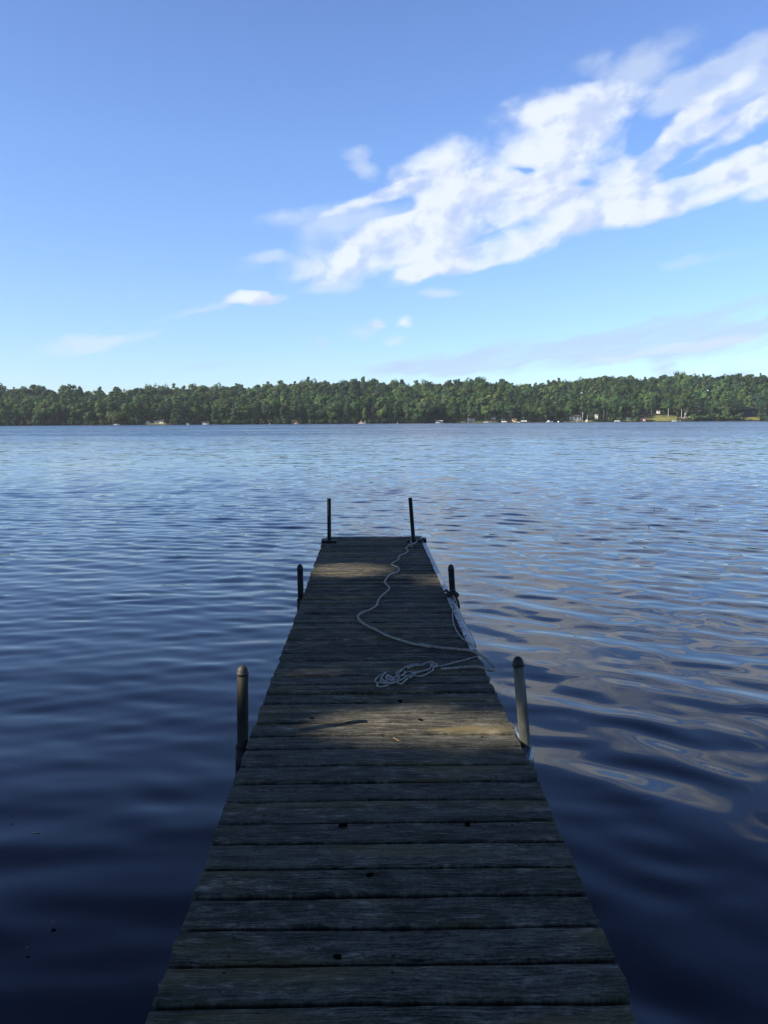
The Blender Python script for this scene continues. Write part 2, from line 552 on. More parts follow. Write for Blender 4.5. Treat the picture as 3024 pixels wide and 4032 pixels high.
def build_world():
    w = bpy.data.worlds.new('World')
    SC.world = w
    w.use_nodes = True
    T = NT(w.node_tree)
    bg = w.node_tree.nodes['Background']
    sky = T.n('ShaderNodeTexSky', sky_type='NISHITA')
    sky.sun_disc = False
    sky.sun_elevation = SUN_EL
    sky.sun_rotation = SUN_AZ
    sky.altitude = 250
    sky.air_density = 1.0
    sky.dust_density = 0.2
    sky.ozone_density = 2.0
    tc = T.n('ShaderNodeTexCoord').outputs['Generated']
    d = T.vmath('NORMALIZE', tc)
    s = T.sep(d)
    az = T.math('ARCTAN2', s[0], s[1])
    el = T.math('ARCSINE', s[2])
    # streaky coordinates
    ph = math.radians(15)
    ss = T.math('ADD', T.math('MULTIPLY', az, math.cos(ph)), T.math('MULTIPLY', el, math.sin(ph)))
    tt = T.math('ADD', T.math('MULTIPLY', az, -math.sin(ph)), T.math('MULTIPLY', el, math.cos(ph)))
    st = T.comb(ss, tt, 0.0)
    wn = T.noise(T.vmath('MULTIPLY', st, (9.0, 16.0, 1.0)), 1.0, 4.0, 0.55, out='Color')
    wv = T.vmath('MULTIPLY', T.vmath('SUBTRACT', wn, (0.5, 0.5, 0.5)), (0.055, 0.030, 0.0))
    p = T.comb(az, el, 0.0)
    pw = T.vmath('ADD', p, wv)

    def mass(lst, soft=1.0):
        acc = 0.0
        for (cx, cy, rx, ry, rot, wt) in lst:
            a, e = azel(cx * 3024 / 1659, cy * 3024 / 1659)
            k = 3024 / 1659 / F * soft
            mp = T.n('ShaderNodeMapping', vector_type='TEXTURE')
            T.link(pw, mp.inputs[0])
            ce = math.cos(e)
            mp.inputs['Location'].default_value = (a, e, 0)
            mp.inputs['Rotation'].default_value = (0, 0, math.radians(rot))
            mp.inputs['Scale'].default_value = (rx * k * 1.25, ry * k * 1.3, 1)
            gr = T.n('ShaderNodeTexGradient', gradient_type='SPHERICAL')
            T.link(mp.outputs[0], gr.inputs[0])
            acc = T.math('MULTIPLY_ADD', gr.outputs['Fac'], wt * 1.6, acc)
        return acc
    mc = T.math('MINIMUM', T.math('MULTIPLY', mass(CLOUDS), 0.86), 1.0)
    wst = T.vmath('ADD', st, wv)
    n1 = T.noise(T.vmath('MULTIPLY', wst, (14.0, 20.0, 1.0)), 1.0, 8.0, 0.54)
    n1b = T.noise(T.vmath('MULTIPLY', T.vmath('ADD', wst, (-0.014, 0.012, 0.0)), (14.0, 20.0, 1.0)), 1.0, 3.0, 0.5)
    dens = T.math('ADD', mc, T.math('MULTIPLY', T.math('SUBTRACT', n1, 0.5), 2.4))
    dens = T.math('MULTIPLY', dens, T.mapr(mc, 0.0, 0.30))
    cov = T.mapr(dens, -0.02, 1.12)
    mt = T.math('MINIMUM', mass(THIN), 1.0)
    dt = T.math('ADD', mt, T.math('MULTIPLY', T.math('SUBTRACT', n1, 0.5), 2.2))
    thin = T.math('MULTIPLY', T.mapr(T.math('MULTIPLY', dt, T.mapr(mt, 0.0, 0.3)), 0.05, 1.15), 0.55)
    ms = T.math('MINIMUM', mass(STRATUS), 1.0)
    n2 = T.noise(T.vmath('MULTIPLY', wst, (7.0, 48.0, 1.0)), 1.0, 6.0, 0.58)
    ds = T.math('ADD', ms, T.math('MULTIPLY', T.math('SUBTRACT', n2, 0.5), 2.6))
    ds = T.math('MULTIPLY', ds, T.mapr(ms, 0.0, 0.2))
    cs = T.math('MULTIPLY', T.mapr(ds, 0.05, 1.1), 0.66)
    # cloud light and shade: lit from the sun's side (upper left)
    rel = T.math('SUBTRACT', n1, n1b)
    lit = T.math('ADD', T.math('MULTIPLY', rel, 4.2), 0.70)
    lit = T.mapr(lit, 0.15, 0.95)
    K = 1.0 / (SKY_STR * 2 ** EXPOSURE)
    ccol = T.mix(lit, (0.63 * K, 0.73 * K, 0.98 * K), (0.91 * K, 0.975 * K, 1.07 * K))
    scol = (0.54 * K, 0.67 * K, 0.97 * K, 1.0)
    # grade of the clear sky
    rp = T.n('ShaderNodeValToRGB')
    cr = rp.color_ramp
    T.link(T.math('MULTIPLY', el, 1.0), rp.inputs[0])
    for k, (p_, col_) in enumerate(SKY_GRADE):
        e_ = cr.elements[k] if k < 2 else cr.elements.new(p_)
        e_.position = p_
        e_.color = tuple(v_ / 2.5 for v_ in col_) + (1.0,)
    gradec = T.vmath('MULTIPLY', rp.outputs[0], (2.5, 2.5, 2.5))
    skyc = T.mix(1.0, sky.outputs[0], gradec, 'MULTIPLY')
    c = T.mix(cs, skyc, scol)
    c = T.mix(thin, c, (0.80 * K, 0.88 * K, 1.0 * K, 1.0))
    c = T.mix(T.math('MULTIPLY', cov, 0.93), c, ccol)
    T.link(c, bg.inputs[0])
    bg.inputs[1].default_value = SKY_STR


SKY_GRADE = [(0.0, (.80, .99, 1.34)), (1.0, (.50, .52, .60)), (0.15, (.90, 1.09, 1.44)), (0.30, (.95, 1.16, 1.56)), (0.46, (.92, 1.08, 1.50)), (0.60, (.58, .68, .90))]
build_world()

sl = bpy.data.lights.new('sun', 'SUN')
sl.energy = 5.0
sl.angle = math.radians(0.53)
sl.color = (1.0, 0.88, 0.70)
slo = bpy.data.objects.new('sun', sl)
COL.objects.link(slo)
slo.location = SUN * 60
slo.rotation_euler = (-SUN).to_track_quat('-Z', 'Y').to_euler()

# ------------------------------------------------------------------ far shore geometry
SX = [-2000, -288, 0, 130, 363, 2000]
SY = [600, 620, 660, 720, 785, 840]


def shore_y(x):
    return float(np.interp(x, SX, SY)) + 3.0 * math.sin(x * 0.045) + 1.6 * math.sin(x * 0.13 + 1)


SKYLINE = [(-1500, 1540), (0, 1537), (200, 1538), (400, 1541), (500, 1545), (600, 1538), (760, 1533), (850, 1527), (990, 1525), (1100, 1517), (1200, 1511), (1330, 1503), (1450, 1500), (1550, 1510),
           (1620, 1516), (1700, 1512), (1800, 1502), (1880, 1497), (1950, 1511), (2000, 1513), (2100, 1513), (2200, 1507), (2300, 1501), (2400, 1498), (2500, 1494), (2600, 1495), (2700, 1488), (2800, 1484), (2950, 1477), (3024, 1479), (4500, 1470)]
TR = 215.0   # the ridge stands this far behind the shore


def px_of(x, y):
    return 1512 + x / y * F


def ridge_z(x):
    Y = shore_y(x) + TR
    px = px_of(x, Y)
    py = float(np.interp(px, [a for a, b in SKYLINE], [b for a, b in SKYLINE]))
    return at_y(px, py, Y).z - 16.3


def ground_z(x, y):
    t = y - shore_y(x)
    if t < 0: return max(-2.5, t * 0.25)
    r = ridge_z(x)
    a = 1.2 * (1 - math.exp(-t / 4.0))
    k = min(t / TR, 1.0)
    b = (r - 1.2) * (0.12 * k + 0.88 * k * k * (3 - 2 * k))
    lb = 3.4 * math.exp(-((x - 262) / 34.0) ** 2) + 2.2 * math.exp(-((x - 216) / 12.0) ** 2) + 2.0 * math.exp(-((x - 350) / 22.0) ** 2)
    return a + b + lb * (1 - math.exp(-t / 12.0))


def build_terrain():
    xs = np.concatenate([np.linspace(-1900, -520, 12), np.arange(-500, 600, 10.0), np.linspace(620, 1900, 12)])
    ts = [-24, -12, -6, -3, -1, 0, 1, 2, 4, 6, 9, 13, 18, 25, 35, 50, 70, 95, 120, 145, 170, 195, 215, 260, 340, 500, 800]
    V = []
    for t in ts:
        for x in xs:
            y = shore_y(x) + t
            V.append((x, y, ground_z(x, y)))
    nx = len(xs)
    Fq = []
    for j in range(len(ts) - 1):
        for i in range(nx - 1):
            Fq.append((j * nx + i, j * nx + i + 1, (j + 1) * nx + i + 1, (j + 1) * nx + i))
    o = np_mesh('hills', np.array(V), np.array(Fq), MAT['ground'], smooth=True)
    tag(o, kind='structure')


build_terrain()


def lawn_patch(px0, px1, t0, t1, name='lawn'):
    V, Fq = [], []
    nx, nt = 14, 10
    for j in range(nt):
        t = t0 + (t1 - t0) * j / (nt - 1)
        for i in range(nx):
            px = px0 + (px1 - px0) * i / (nx - 1)
            Yg = 700
            for _ in range(4):
                x = (px - 1512) / F * Yg
                Yg = shore_y(x) + t
            z = ground_z(x, Yg) + 0.12
            V.append((x, Yg, z))
    for j in range(nt - 1):
        for i in range(nx - 1):
            Fq.append((j * nx + i, j * nx + i + 1, (j + 1) * nx + i + 1, (j + 1) * nx + i))
    o = np_mesh(name, np.array(V), np.array(Fq), MAT['lawn'], smooth=True)
    tag(o, kind='structure')


# ------------------------------------------------------------------ lake
def build_water():
    ys = []
    y = -14.0
    while y < 1.0:
        ys.append(y); y += 0.12
    while y < 9:
        ys.append(y); y += 0.035
    while y < 16:
        ys.append(y); y += 0.05
    while y < 130:
        ys.append(y); y += max(0.05, y * y / 1500 / 4.6)
    while y < 900:
        ys.append(y); y *= 1.03
    ys = np.array(ys)
    s = np.concatenate([[-1.0, -.6, -.35, -.2, -.12], np.linspace(-0.1, 0.1, 430), [.12, .2, .35, .6, 1.0]])
    A, B = np.meshgrid(s, ys)
    wd = np.where(B < 0, 40.0, 40.0 + 5.6 * B)      # half width ; inner 0.1 covers the frame
    X = A * np.minimum(wd, 8000)
    Y = B + 0 * A
    inner = np.abs(A) <= 0.1001
    dy = np.gradient(ys)[:, None] * np.ones_like(A)
    dx = np.maximum(np.abs(np.gradient(X, axis=1)), 0.001)
    Z = np.zeros_like(X)
    R = np.random.default_rng(5)

    def train(n, lam0, lam1, ang0, spread, slope, w, sharp=1):
        nonlocal Z
        lams = np.exp(R.uniform(math.log(lam0), math.log(lam1), n))
        for lam in lams:
            a = math.radians(ang0) + R.normal(0, math.radians(spread))
            k = 2 * PI / lam
            kx, ky = math.cos(a) * k, math.sin(a) * k
            amp = slope / k * math.sqrt(2.0 / n)
            phs = R.uniform(0, 2 * PI)
            # long packets so that crests come and go
            g = 0.5 + 0.5 * np.sin(X * R.uniform(-.5, .5) / lam ** 0.5 + Y * R.uniform(-.35, .35) / lam ** 0.5 + R.uniform(0, 6.28))
            g = g ** sharp
            lim = np.clip((lam / np.maximum(dy * abs(math.sin(a)), dx * abs(math.cos(a)) * 0.6) - 3.0) / 3.0, 0, 1)
            Z += amp * np.sin(kx * X + ky * Y + phs) * g * lim * w

    def sst(a, b, v):
        t = np.clip((v - a) / (b - a), 0, 1)
        return t * t * (3 - 2 * t)
    right = sst(-1.5, 2.5, X)
    out = sst(3.0, 14.0, Y)
    calm = 0.7 + 0.3 * out
    train(52, 0.17, 0.62, 86, 20, 0.080, (1 - 0.75 * right) * calm)
    train(44, 0.20, 0.85, 48, 16, 0.078, (0.25 + 0.75 * right) * calm)
    train(18, 1.2, 3.5, 75, 20, 0.016, np.ones_like(X))
    train(30, 0.22, 0.55, 75, 28, 0.06, 0.15 + 0.85 * out)
    train(26, 0.30, 0.75, 68, 20, 0.085, sst(6.0, 14.0, Y), 7)
    Z *= inner
    ny, nx = X.shape
    V = np.stack([X, Y, Z], -1).reshape(-1, 3)
    i = np.arange(nx - 1)[None, :] + nx * np.arange(ny - 1)[:, None]
    i = i.ravel()
    Fq = np.stack([i, i + 1, i + nx + 1, i + nx], 1)
    o = np_mesh('lake_water', V, Fq, MAT['water'], smooth=True)
    tag(o, kind='structure')


build_water()

# ------------------------------------------------------------------ dock
LEFT = [(2112, 1279), (2550, 1119), (3018, 941), (3400, 808), (4032, 578)]
RIGHT = [(2112, 1658), (2137, 1672), (2545, 1869), (2720, 1951), (3004, 2083), (3400, 2260), (4032, 2528)]


def edge_x(tab, y):
    ys = [a for a, b in tab]
    xs = [b for a, b in tab]
    if y > ys[-1]:
        return xs[-1] + (y - ys[-1]) * (xs[-1] - xs[-2]) / (ys[-1] - ys[-2])
    return float(np.interp(y, ys, xs))


GAPS = [3955, 3799, 3656, 3532, 3421, 3323, 3237, 3153, 3082, 3015, 2952, 2897, 2847, 2813, 2769, 2731, 2695, 2664, 2631, 2603, 2573, 2547.5, 2520, 2499, 2477, 2453.6, 2433.7, 2414]


def boundary(yl):
    xl = edge_x(LEFT, yl)
    sl = 0.0105 if yl > 2600 else 0.0085
    yr = yl
    for _ in range(3):
        yr = yl - sl * (edge_x(RIGHT, yr) - xl)
    return deck(xl, yl), deck(edge_x(RIGHT, yr), yr)


def build_dock():
    root = empty('dock', (0, 5, 0), 'long weathered grey plank dock on pipe posts running into the lake', 'dock')
    O = (0, 5, 0)
    B = [boundary(y) for y in GAPS]
    # from there to the end at an even pitch
    endL, endR = boundary(2121)
    n = max(1, round((endL - B[-1][0]).length / 0.152))
    s0 = B[-1]
    for k in range(1, n + 1):
        t = k / n
        j = rng.uniform(-.012, .012) if k < n else 0
        B.append((s0[0].lerp(endL, t) + Vector((0, j, 0)), s0[1].lerp(endR, t) + Vector((0, j + rng.uniform(-.004, .004), 0))))
    # and back under the photographer's feet to the bank
    pre = []
    a, b = B[0]
    dl = (B[4][0] - B[0][0]) / 4
    dr = (B[4][1] - B[0][1]) / 4
    for k in range(24, 0, -1):
        pre.append((a - dl * k, b - dr * k))
    B = pre + B
    mb = MB()
    uvs = []
    rnds = []
    NS = 30
    for i in range(len(B) - 1):
        (L0, R0), (L1, R1) = B[i], B[i + 1]
        near_far = (L1 - L0).length
        if near_far < 0.02: continue
        g = rng.uniform(0.0060, 0.0095)
        rr = rng.random()
        ex0, ex1 = rng.gauss(0, 0.0025), rng.gauss(0, 0.0025)
        tz = rng.gauss(0, 0.0016)
        cup = rng.gauss(-0.0008, 0.0012)
        tilt = rng.gauss(0, 0.0014)
        uo, vo = rng.uniform(0, 40), rng.uniform(0, 40)
        ph = [rng.uniform(0, 6.28) for _ in range(6)]
        base = len(mb.v)
        prof = [(0, -.038), (0, -.007), (.10, -.0015), (.32, 0), (.5, 0), (.68, 0), (.90, -.0015), (1, -.007), (1, -.038)]
        # profile fractions for the rounded arrises in metres
        W = near_far - 2 * g
        ar = 0.0065 / W
        fr = [0, 0, ar, .32, .5, .68, 1 - ar, 1, 1]
        dz = [-.038, -.0055, -.0006, 0, 0, 0, -.0006, -.0055, -.038]
        NP = len(fr)
        for k in range(NS + 1):
            t = k / NS
            tt = t
            if k == 0: tt = ex0
            if k == NS: tt = 1 + ex1
            P0 = L0.lerp(R0, tt)
            P1 = L1.lerp(R1, tt)
            ac = (P1 - P0).normalized()
            w0 = 0.0016 * math.sin(t * 9 + ph[0]) + 0.0011 * math.sin(t * 23 + ph[1]) + rng.gauss(0, .0007)
            w1 = 0.0016 * math.sin(t * 8 + ph[2]) + 0.0011 * math.sin(t * 27 + ph[3]) + rng.gauss(0, .0007)
            Wl = (P1 - P0).length - 2 * g
            zz = tz + 0.0014 * math.sin(t * 5 + ph[4])
            for q in range(NP):
                f = fr[q]
                off = g + f * Wl + (w0 * (1 - f) + w1 * f)
                p = P0 + ac * off
                # gnawed, weathered ends
                if k in (0, NS):
                    e = rng.gauss(0, 0.004)
                    p = p + (R0 - L0).normalized() * e
                p = p + Vector((0, 0, dz[q] + zz + tilt * (f - .5) * 2 + cup * (1 - (2 * f - 1) ** 2)))
                mb.v.append(tuple(p))
                uvs.append((t * 1.2 + uo, f * W + vo))
                rnds.append(rr)
        for k in range(NS):
            for q in range(NP - 1):
                a0 = base + k * NP + q
                mb.f.append((a0, a0 + NP, a0 + NP + 1, a0 + 1)); mb.m.append(0)
            a0 = base + k * NP
            mb.f.append((a0 + NP - 1, a0 + 2 * NP - 1, a0 + NP, a0)); mb.m.append(0)
        mb.f.append(tuple(base + q for q in range(NP))); mb.m.append(0)
        mb.f.append(tuple(base + NS * NP + q for q in range(NP))[::-1]); mb.m.append(0)
        # nail heads in three lines over the joists
        for tx in (.13, .5, .87):
            for f in (.25, .75):
                if rng.random() < .45: continue
                p = L0.lerp(R0, tx + rng.gauss(0, .004)).lerp(L1.lerp(R1, tx), f + rng.gauss(0, .05)) + Vector((0, 0, tz + cup + .0012))
                r = rng.uniform(.0028, .0042)
                b0 = len(mb.v)
                for a in range(8):
                    mb.v.append((p.x + r * 1.5 * math.cos(a * PI / 4), p.y + r * math.sin(a * PI / 4), p.z)); uvs.append((0, 0)); rnds.append(0)
                for a in range(8):
                    mb.v.append((p.x + r * 1.5 * math.cos(a * PI / 4), p.y + r * math.sin(a * PI / 4), p.z - .004)); uvs.append((0, 0)); rnds.append(0)
                mb.f.append(tuple(range(b0, b0 + 8))); mb.m.append(1)
                for a in range(8):
                    mb.f.append((b0 + a, b0 + 8 + a, b0 + 8 + (a + 1) % 8, b0 + (a + 1) % 8)); mb.m.append(1)
    # knot holes and a gouge in the near planks: dark discs coloured as the shade inside
    for (kx, ky, rx, ry) in ((1352, 3246, 15, 6), (1842, 3241, 10, 8), (1457, 3443, 15, 7), (1330, 3763, 19, 6), (1655, 2832, 7, 3), (1575, 2757, 9, 2.5), (1228, 2827, 8, 2.5)):
        c = deck(kx, ky, 0.0022)
        r1 = (deck(kx + rx, ky, 0) - deck(kx, ky, 0)).length
        r2 = abs((deck(kx, ky - ry, 0) - deck(kx, ky, 0)).length)
        b0 = len(mb.v)
        NK = 14
        for ring, kk, zz in ((0, 1.0, 0.0), (1, .9, -.010)):
            for a in range(NK):
                an = 2 * PI * a / NK
                jr = 1 + .22 * math.sin(an * 2 + kx) + .14 * math.sin(an * 3 + ky)
                mb.v.append((c.x + r1 * kk * jr * math.cos(an), c.y + r2 * kk * jr * math.sin(an), c.z + zz)); uvs.append((0, 0)); rnds.append(0)
        mb.f.append(tuple(range(b0, b0 + NK))); mb.m.append(2)
        for a in range(NK):
            mb.f.append((b0 + a, b0 + NK + a, b0 + NK + (a + 1) % NK, b0 + (a + 1) % NK)); mb.m.append(2)
    o = mb.build('decking', [MAT['wood'], MAT['nail'], MAT['holeshade']], root, O)
    me = o.data
    uvl = me.uv_layers.new(name='UVMap')
    vi = np.zeros(len(me.loops), dtype=np.int32)
    me.loops.foreach_get('vertex_index', vi)
    uvl.data.foreach_set('uv', np.array(uvs, dtype=np.float32)[vi].ravel())
    at = me.attributes.new('rnd', 'FLOAT', 'POINT')
    at.data.foreach_set('value', np.array(rnds, dtype=np.float32))

    # frame under the planks
    for tx in (.018, .5, .982):
        f = MB()
        for i in range(0, len(B) - 1):
            pass
        idx = [0, 20, 24, 34, 40, 52, len(B) - 1]
        pts = [B[min(i, len(B) - 1)][0].lerp(B[min(i, len(B) - 1)][1], tx) for i in idx]
        for p, q in zip(pts, pts[1:]):
            d = q - p
            rot = Matrix.Rotation(math.atan2(d.y, d.x), 3, 'Z')
            f.box((p + q) / 2 + Vector((0, 0, -.04 - .0725)), (d.length + .001, .038, .140), rot)
        f.build('stringer', MAT['frame'], root, O)
    cb = [2, 24, 43, 64, len(B) - 1]
    for i in cb:
        i = min(i, len(B) - 1)
        (p, q) = B[i]
        f = MB()
        d = q - p
        rot = Matrix.Rotation(math.atan2(d.y, d.x), 3, 'Z')
        f.box((p + q) / 2 + Vector((0, -0.03, -.042 - .09)), (d.length - .06, .036, .135), rot)
        f.build('cross_beam', MAT['frame'], root, O)

    # posts: base pixel at deck level, top pixel, radius in m
    def post(bx, by, tx, ty, wpx, capped, mat, zdrop=-1.6):
        b = deck(bx, by)
        t = at_y(tx, ty, b.y)
        zc = (b - EYE).dot(fwd)
        r = wpx / 2 * zc / F
        ax = (t - b).normalized()
        f = MB()
        low = b + ax * (zdrop / ax.z)
        if capped:
            top = t - ax * (r * 1.25)
            n = 14
            L = (top - low).length
            prof = [(r * rng.uniform(.99, 1.01), L * k / n) for k in range(n + 1)]
            f.lathe(low, ax, prof, 24)
            p = f.build('post', mat, root, O, True, label='round pipe post with a dark domed cap')
            c = MB()
            prof = [(r * 1.0, -.012), (r * 1.075, -.012), (r * 1.075, 0.0), (r * 1.0, .003)] + [(r * .99 * math.cos(a), .003 + r * 1.22 * math.sin(a)) for a in [k * PI / 2 / 8 for k in range(1, 9)]]
            c.lathe(top, ax, prof, 24)
            c.build('post_cap', MAT['cap'], p, O, True)
        else:
            L = (t - low).length
            f.lathe(low, ax, [(r, 0), (r, L * .5), (r, L - .003), (r * .9, L)], 20)
            f.lathe(t, ax, [(r * .8, 0.0005), (r * .8, 0.001)], 16)
            p = f.build('post', mat, root, O, True, label='dark flat-topped pipe post at the far end of the dock')
        return b, t, r, ax

    posts = []
    posts.append(post(956, 2905, 955, 2621, 44, True, MAT['mosspipe']))
    posts.append(post(2066, 2905, 2038, 2586, 43, True, MAT['pipe']))
    posts.append(post(1184, 2342, 1181, 2222, 24, True, MAT['darkpipe']))
    posts.append(post(1783, 2352, 1775, 2223, 24, True, MAT['darkpipe']))
    posts.append(post(1296.5, 2136, 1295.5, 1963, 15.5, False, MAT['darkpipe']))
    posts.append(post(1628.5, 2133, 1615, 1960, 15.5, False, MAT['darkpipe']))

    # pipe sockets at the dock side
    for k, (b, t, r, ax) in enumerate(posts[:4]):
        f = MB()
        z0, z1 = ZD - .17, ZD - .035
        n = 22
        ri, ro = r * 1.18, r * 1.32
        for (za, zb) in ((z0, z1),):
            pts = []
            for z in (za, zb):
                for rad in (ro, ri):
                    for a in range(n):
                        an = 2 * PI * a / n
                        c = b + ax * ((z - b.z) / ax.z)
                        pts.append((c.x + rad * math.cos(an), c.y + rad * math.sin(an), z))
            fs = []
            for a in range(n):
                a2 = (a + 1) % n
                fs.append((a, a2, 2 * n + a2, 2 * n + a))
                fs.append((n + a2, n + a, 3 * n + a, 3 * n + a2))
                fs.append((2 * n + a, 2 * n + a2, 3 * n + a2, 3 * n + a))
                fs.append((a2, a, n + a, n + a2))
            f.add(pts, fs)
        sd = -1 if b.x < 0 else 1
        f.box((b.x - sd * (ro + .012), b.y, ZD - .105), (.022, .17, .12))
        f.build('pipe_socket', MAT['iron'] if k != 1 else MAT['galv'], root, O, True)
    # bent metal hanger plate beside the right hand post
    f = MB()
    path = [(2030, 2868, -.004), (2040, 2892, -.004), (2052, 2915, -.012), (2062, 2932, -.03), (2072, 2938, -.04)]
    pts = [deck(a, b, c) for a, b, c in path]
    f.tube(smooth_path(pts, .01), .006, 8)
    path = [(2072, 2918, -.03), (2080, 2930, -.03), (2087, 2947, -.035), (2087, 2962, -.045), (2084, 2980, -.05), (2081, 2994, -.055)]
    pts = [deck(a, b, c) for a, b, c in path]
    f.tube(smooth_path(pts, .01), .0045, 8)
    f.build('hanger_strap', MAT['galv'], root, O, True)

    # galvanised angle strip along the right edge, in two lengths with a gap at the post
    def strip(ya, yb, name, lab):
        f = MB()
        n = 14
        pts = []
        for k in range(n + 1):
            y = ya + (yb - ya) * k / n
            xo = float(np.interp(y, [2137, 2560], [1677.5, 1881]))
            outp = deck(xo, y, .004)
            wv = 0.046 + rng.gauss(0, .0012)
            zj = rng.gauss(0, .0008) + .003
            inn = outp + Vector((-wv, 0, zj))
            mid = outp + Vector((-.016, 0, .008 + zj))
            low = outp + Vector((.003, 0, -.055))
            lowin = outp + Vector((-.002, 0, -.055))
            midb = mid + Vector((0, 0, -.004))
            innb = inn + Vector((0, 0, -.004))
            pts += [inn, mid, outp, low, lowin, midb, innb]
        m = 7
        fs = []
        for k in range(n):
            for q in range(m):
                q2 = (q + 1) % m
                fs.append((k * m + q, k * m + q2, (k + 1) * m + q2, (k + 1) * m + q))
        fs.append(tuple(range(m))[::-1])
        fs.append(tuple(n * m + q for q in range(m)))
        f.add(pts, fs)
        # slots: dark blocks coloured as the shade in them
        for k in range(1, n):
            if k % 2 == 0:
                y = ya + (yb - ya) * k / n
                xo = float(np.interp(y, [2137, 2560], [1677.5, 1881]))
                p = deck(xo, y, .0125) + Vector((-.033, 0, 0))
                f.box(p, (.014, .006, .0025), mi=1)
        f.build('edge_strip', [MAT['galv'], MAT['holeshade']], root, O, label=lab)
    strip(2338, 2141, 'edge_strip', 'far length of the pale metal edge strip')
    strip(2562, 2352, 'edge_strip', 'near length of the pale metal edge strip')
    # far end: metal capping, end board, dark corner fittings and a base flange
    f = MB()
    eL, eR = deck(1284, 2117.5), deck(1662, 2115.0)
    d = eR - eL
    rot = Matrix.Rotation(math.atan2(d.y, d.x), 3, 'Z')
    f.box((eL + eR) / 2 + Vector((0, .028, .006)), (d.length, .05, .006), rot)
    f.box((eL + eR) / 2 + Vector((0, .056, -.045)), (d.length, .006, .11), rot)
    f.build('end_strip', MAT['galv'], root, O)
    for (cx, cy, sd) in ((1279, 2127, -1), (1666, 2124, 1)):
        c = deck(cx, cy)
        f = MB()
        ring = []
        for a in range(9):
            an = (PI / 2 * a / 8)
            ring.append((c.x + sd * (.0 + .038 * math.cos(an)), c.y + .02 + .06 * math.sin(an)))
        poly = [(c.x - sd * .035, c.y - .05), (c.x + sd * .038, c.y - .05)] + ring + [(c.x - sd * .035, c.y + .08)]
        if sd < 0: poly = poly[::-1]
        f.prism(poly, 'z', ZD - .07, ZD + .012)
        f.build('corner_guard', MAT['iron'], root, O)
        f = MB()
        f.box((c.x + sd * .0, c.y + .045, ZD + .0155), (.06, .05, .005), Matrix.Rotation(-sd * .35, 3, 'Z'))
        f.build('corner_plate', MAT['galv'], root, O)
    for (bx, by) in ((1298, 2138), (1634, 2135)):
        b = deck(bx, by)
        f = MB()
        f.box(b + Vector((-.005, 0, .016)), (.17, .05, .03))
        f.build('post_base', MAT['iron'], root, O)
    return root, B, posts


DOCK, BND, POSTS = build_dock()


# ------------------------------------------------------------------ ropes
def rope_mesh(mb, pts, r, lay, strands=3, depth=.22, n=12, step=None, mi=0):
    pts = smooth_path(pts, step or lay / 7.0)
    m = len(pts)
    nrm = None
    b0 = len(mb.v)
    sacc = 0
    for i, p in enumerate(pts):
        t = (pts[min(i + 1, m - 1)] - pts[max(i - 1, 0)]).normalized()
        if nrm is None: nrm = t.orthogonal().normalized()
        nrm = (nrm - t * nrm.dot(t)).normalized()
        bn = t.cross(nrm)
        if i: sacc += (p - pts[i - 1]).length
        for k in range(n):
            a = 2 * PI * k / n
            lob = abs(math.cos(strands / 2 * (a - 2 * PI * sacc / (lay * strands))))
            rr = r * (1 - depth + depth * lob ** .7)
            rr *= .55 if i in (0, m - 1) else 1
            mb.v.append(tuple(p + (nrm * math.cos(a) + bn * math.sin(a)) * rr))
    for i in range(m - 1):
        for k in range(n):
            k2 = (k + 1) % n
            mb.f.append((b0 + i * n + k, b0 + i * n + k2, b0 + (i + 1) * n + k2, b0 + (i + 1) * n + k)); mb.m.append(mi)
    mb.f.append(tuple(b0 + k for k in range(n))[::-1]); mb.m.append(mi)
    mb.f.append(tuple(b0 + (m - 1) * n + k for k in range(n))); mb.m.append(mi)


def z6(x, y): return (1150 + x * .3617, 1940 + y * .3617)
def z8(x, y): return (1300 + x * .4822, 2440 + y * .4822)
def z7(x, y): return (1650 + x * .3014, 2080 + y * .3014)
def zt(x, y): return (1460 + x * .16878, 2580 + y * .16878)     # tangle close-up


R1 = .0082
P = [deck(*z6(x, y), R1) for x, y in ((1275, 562), (1262, 580), (1245, 605), (1262, 632), (1245, 650), (1215, 668), (1180, 682), (1160, 697), (1160, 722), (1140, 738), (1110, 755), (1085, 775), (1095, 788), (1135, 803), (1160, 825), (1160, 850),
                                       (1130, 870), (1075, 888), (1045, 910), (1025, 940), (1007, 968), (1025, 995), (1052, 1018), (1058, 1045), (1030, 1075), (1000, 1100), (970, 1125), (945, 1160), (930, 1190), (920, 1225), (880, 1254), (830, 1280), (770, 1302), (728, 1325),
                                       (715, 1348), (730, 1380), (765, 1415), (830, 1455), (920, 1495), (1000, 1540), (1090, 1575), (1200, 1610), (1300, 1640), (1400, 1660), (1500, 1678))]
P += [deck(*z8(x, y), R1 + dz) for x, y, dz in ((730, 197, 0), (850, 220, 0), (950, 233, 0), (1050, 241, 0), (1130, 249, .004), (1180, 263, .006), (1230, 290, .004), (1280, 327, -.008), (1322, 366, -.016), (1347, 398, -.02), (1338, 417, -.018), (1300, 414, -.012), (1255, 396, 0), (1200, 383, .003), (1100, 387, 0), (1000, 396, 0), (905, 402, 0))]
mb = MB()
rope_mesh(mb, P, R1, .011, 3, .30, 12, .0022)
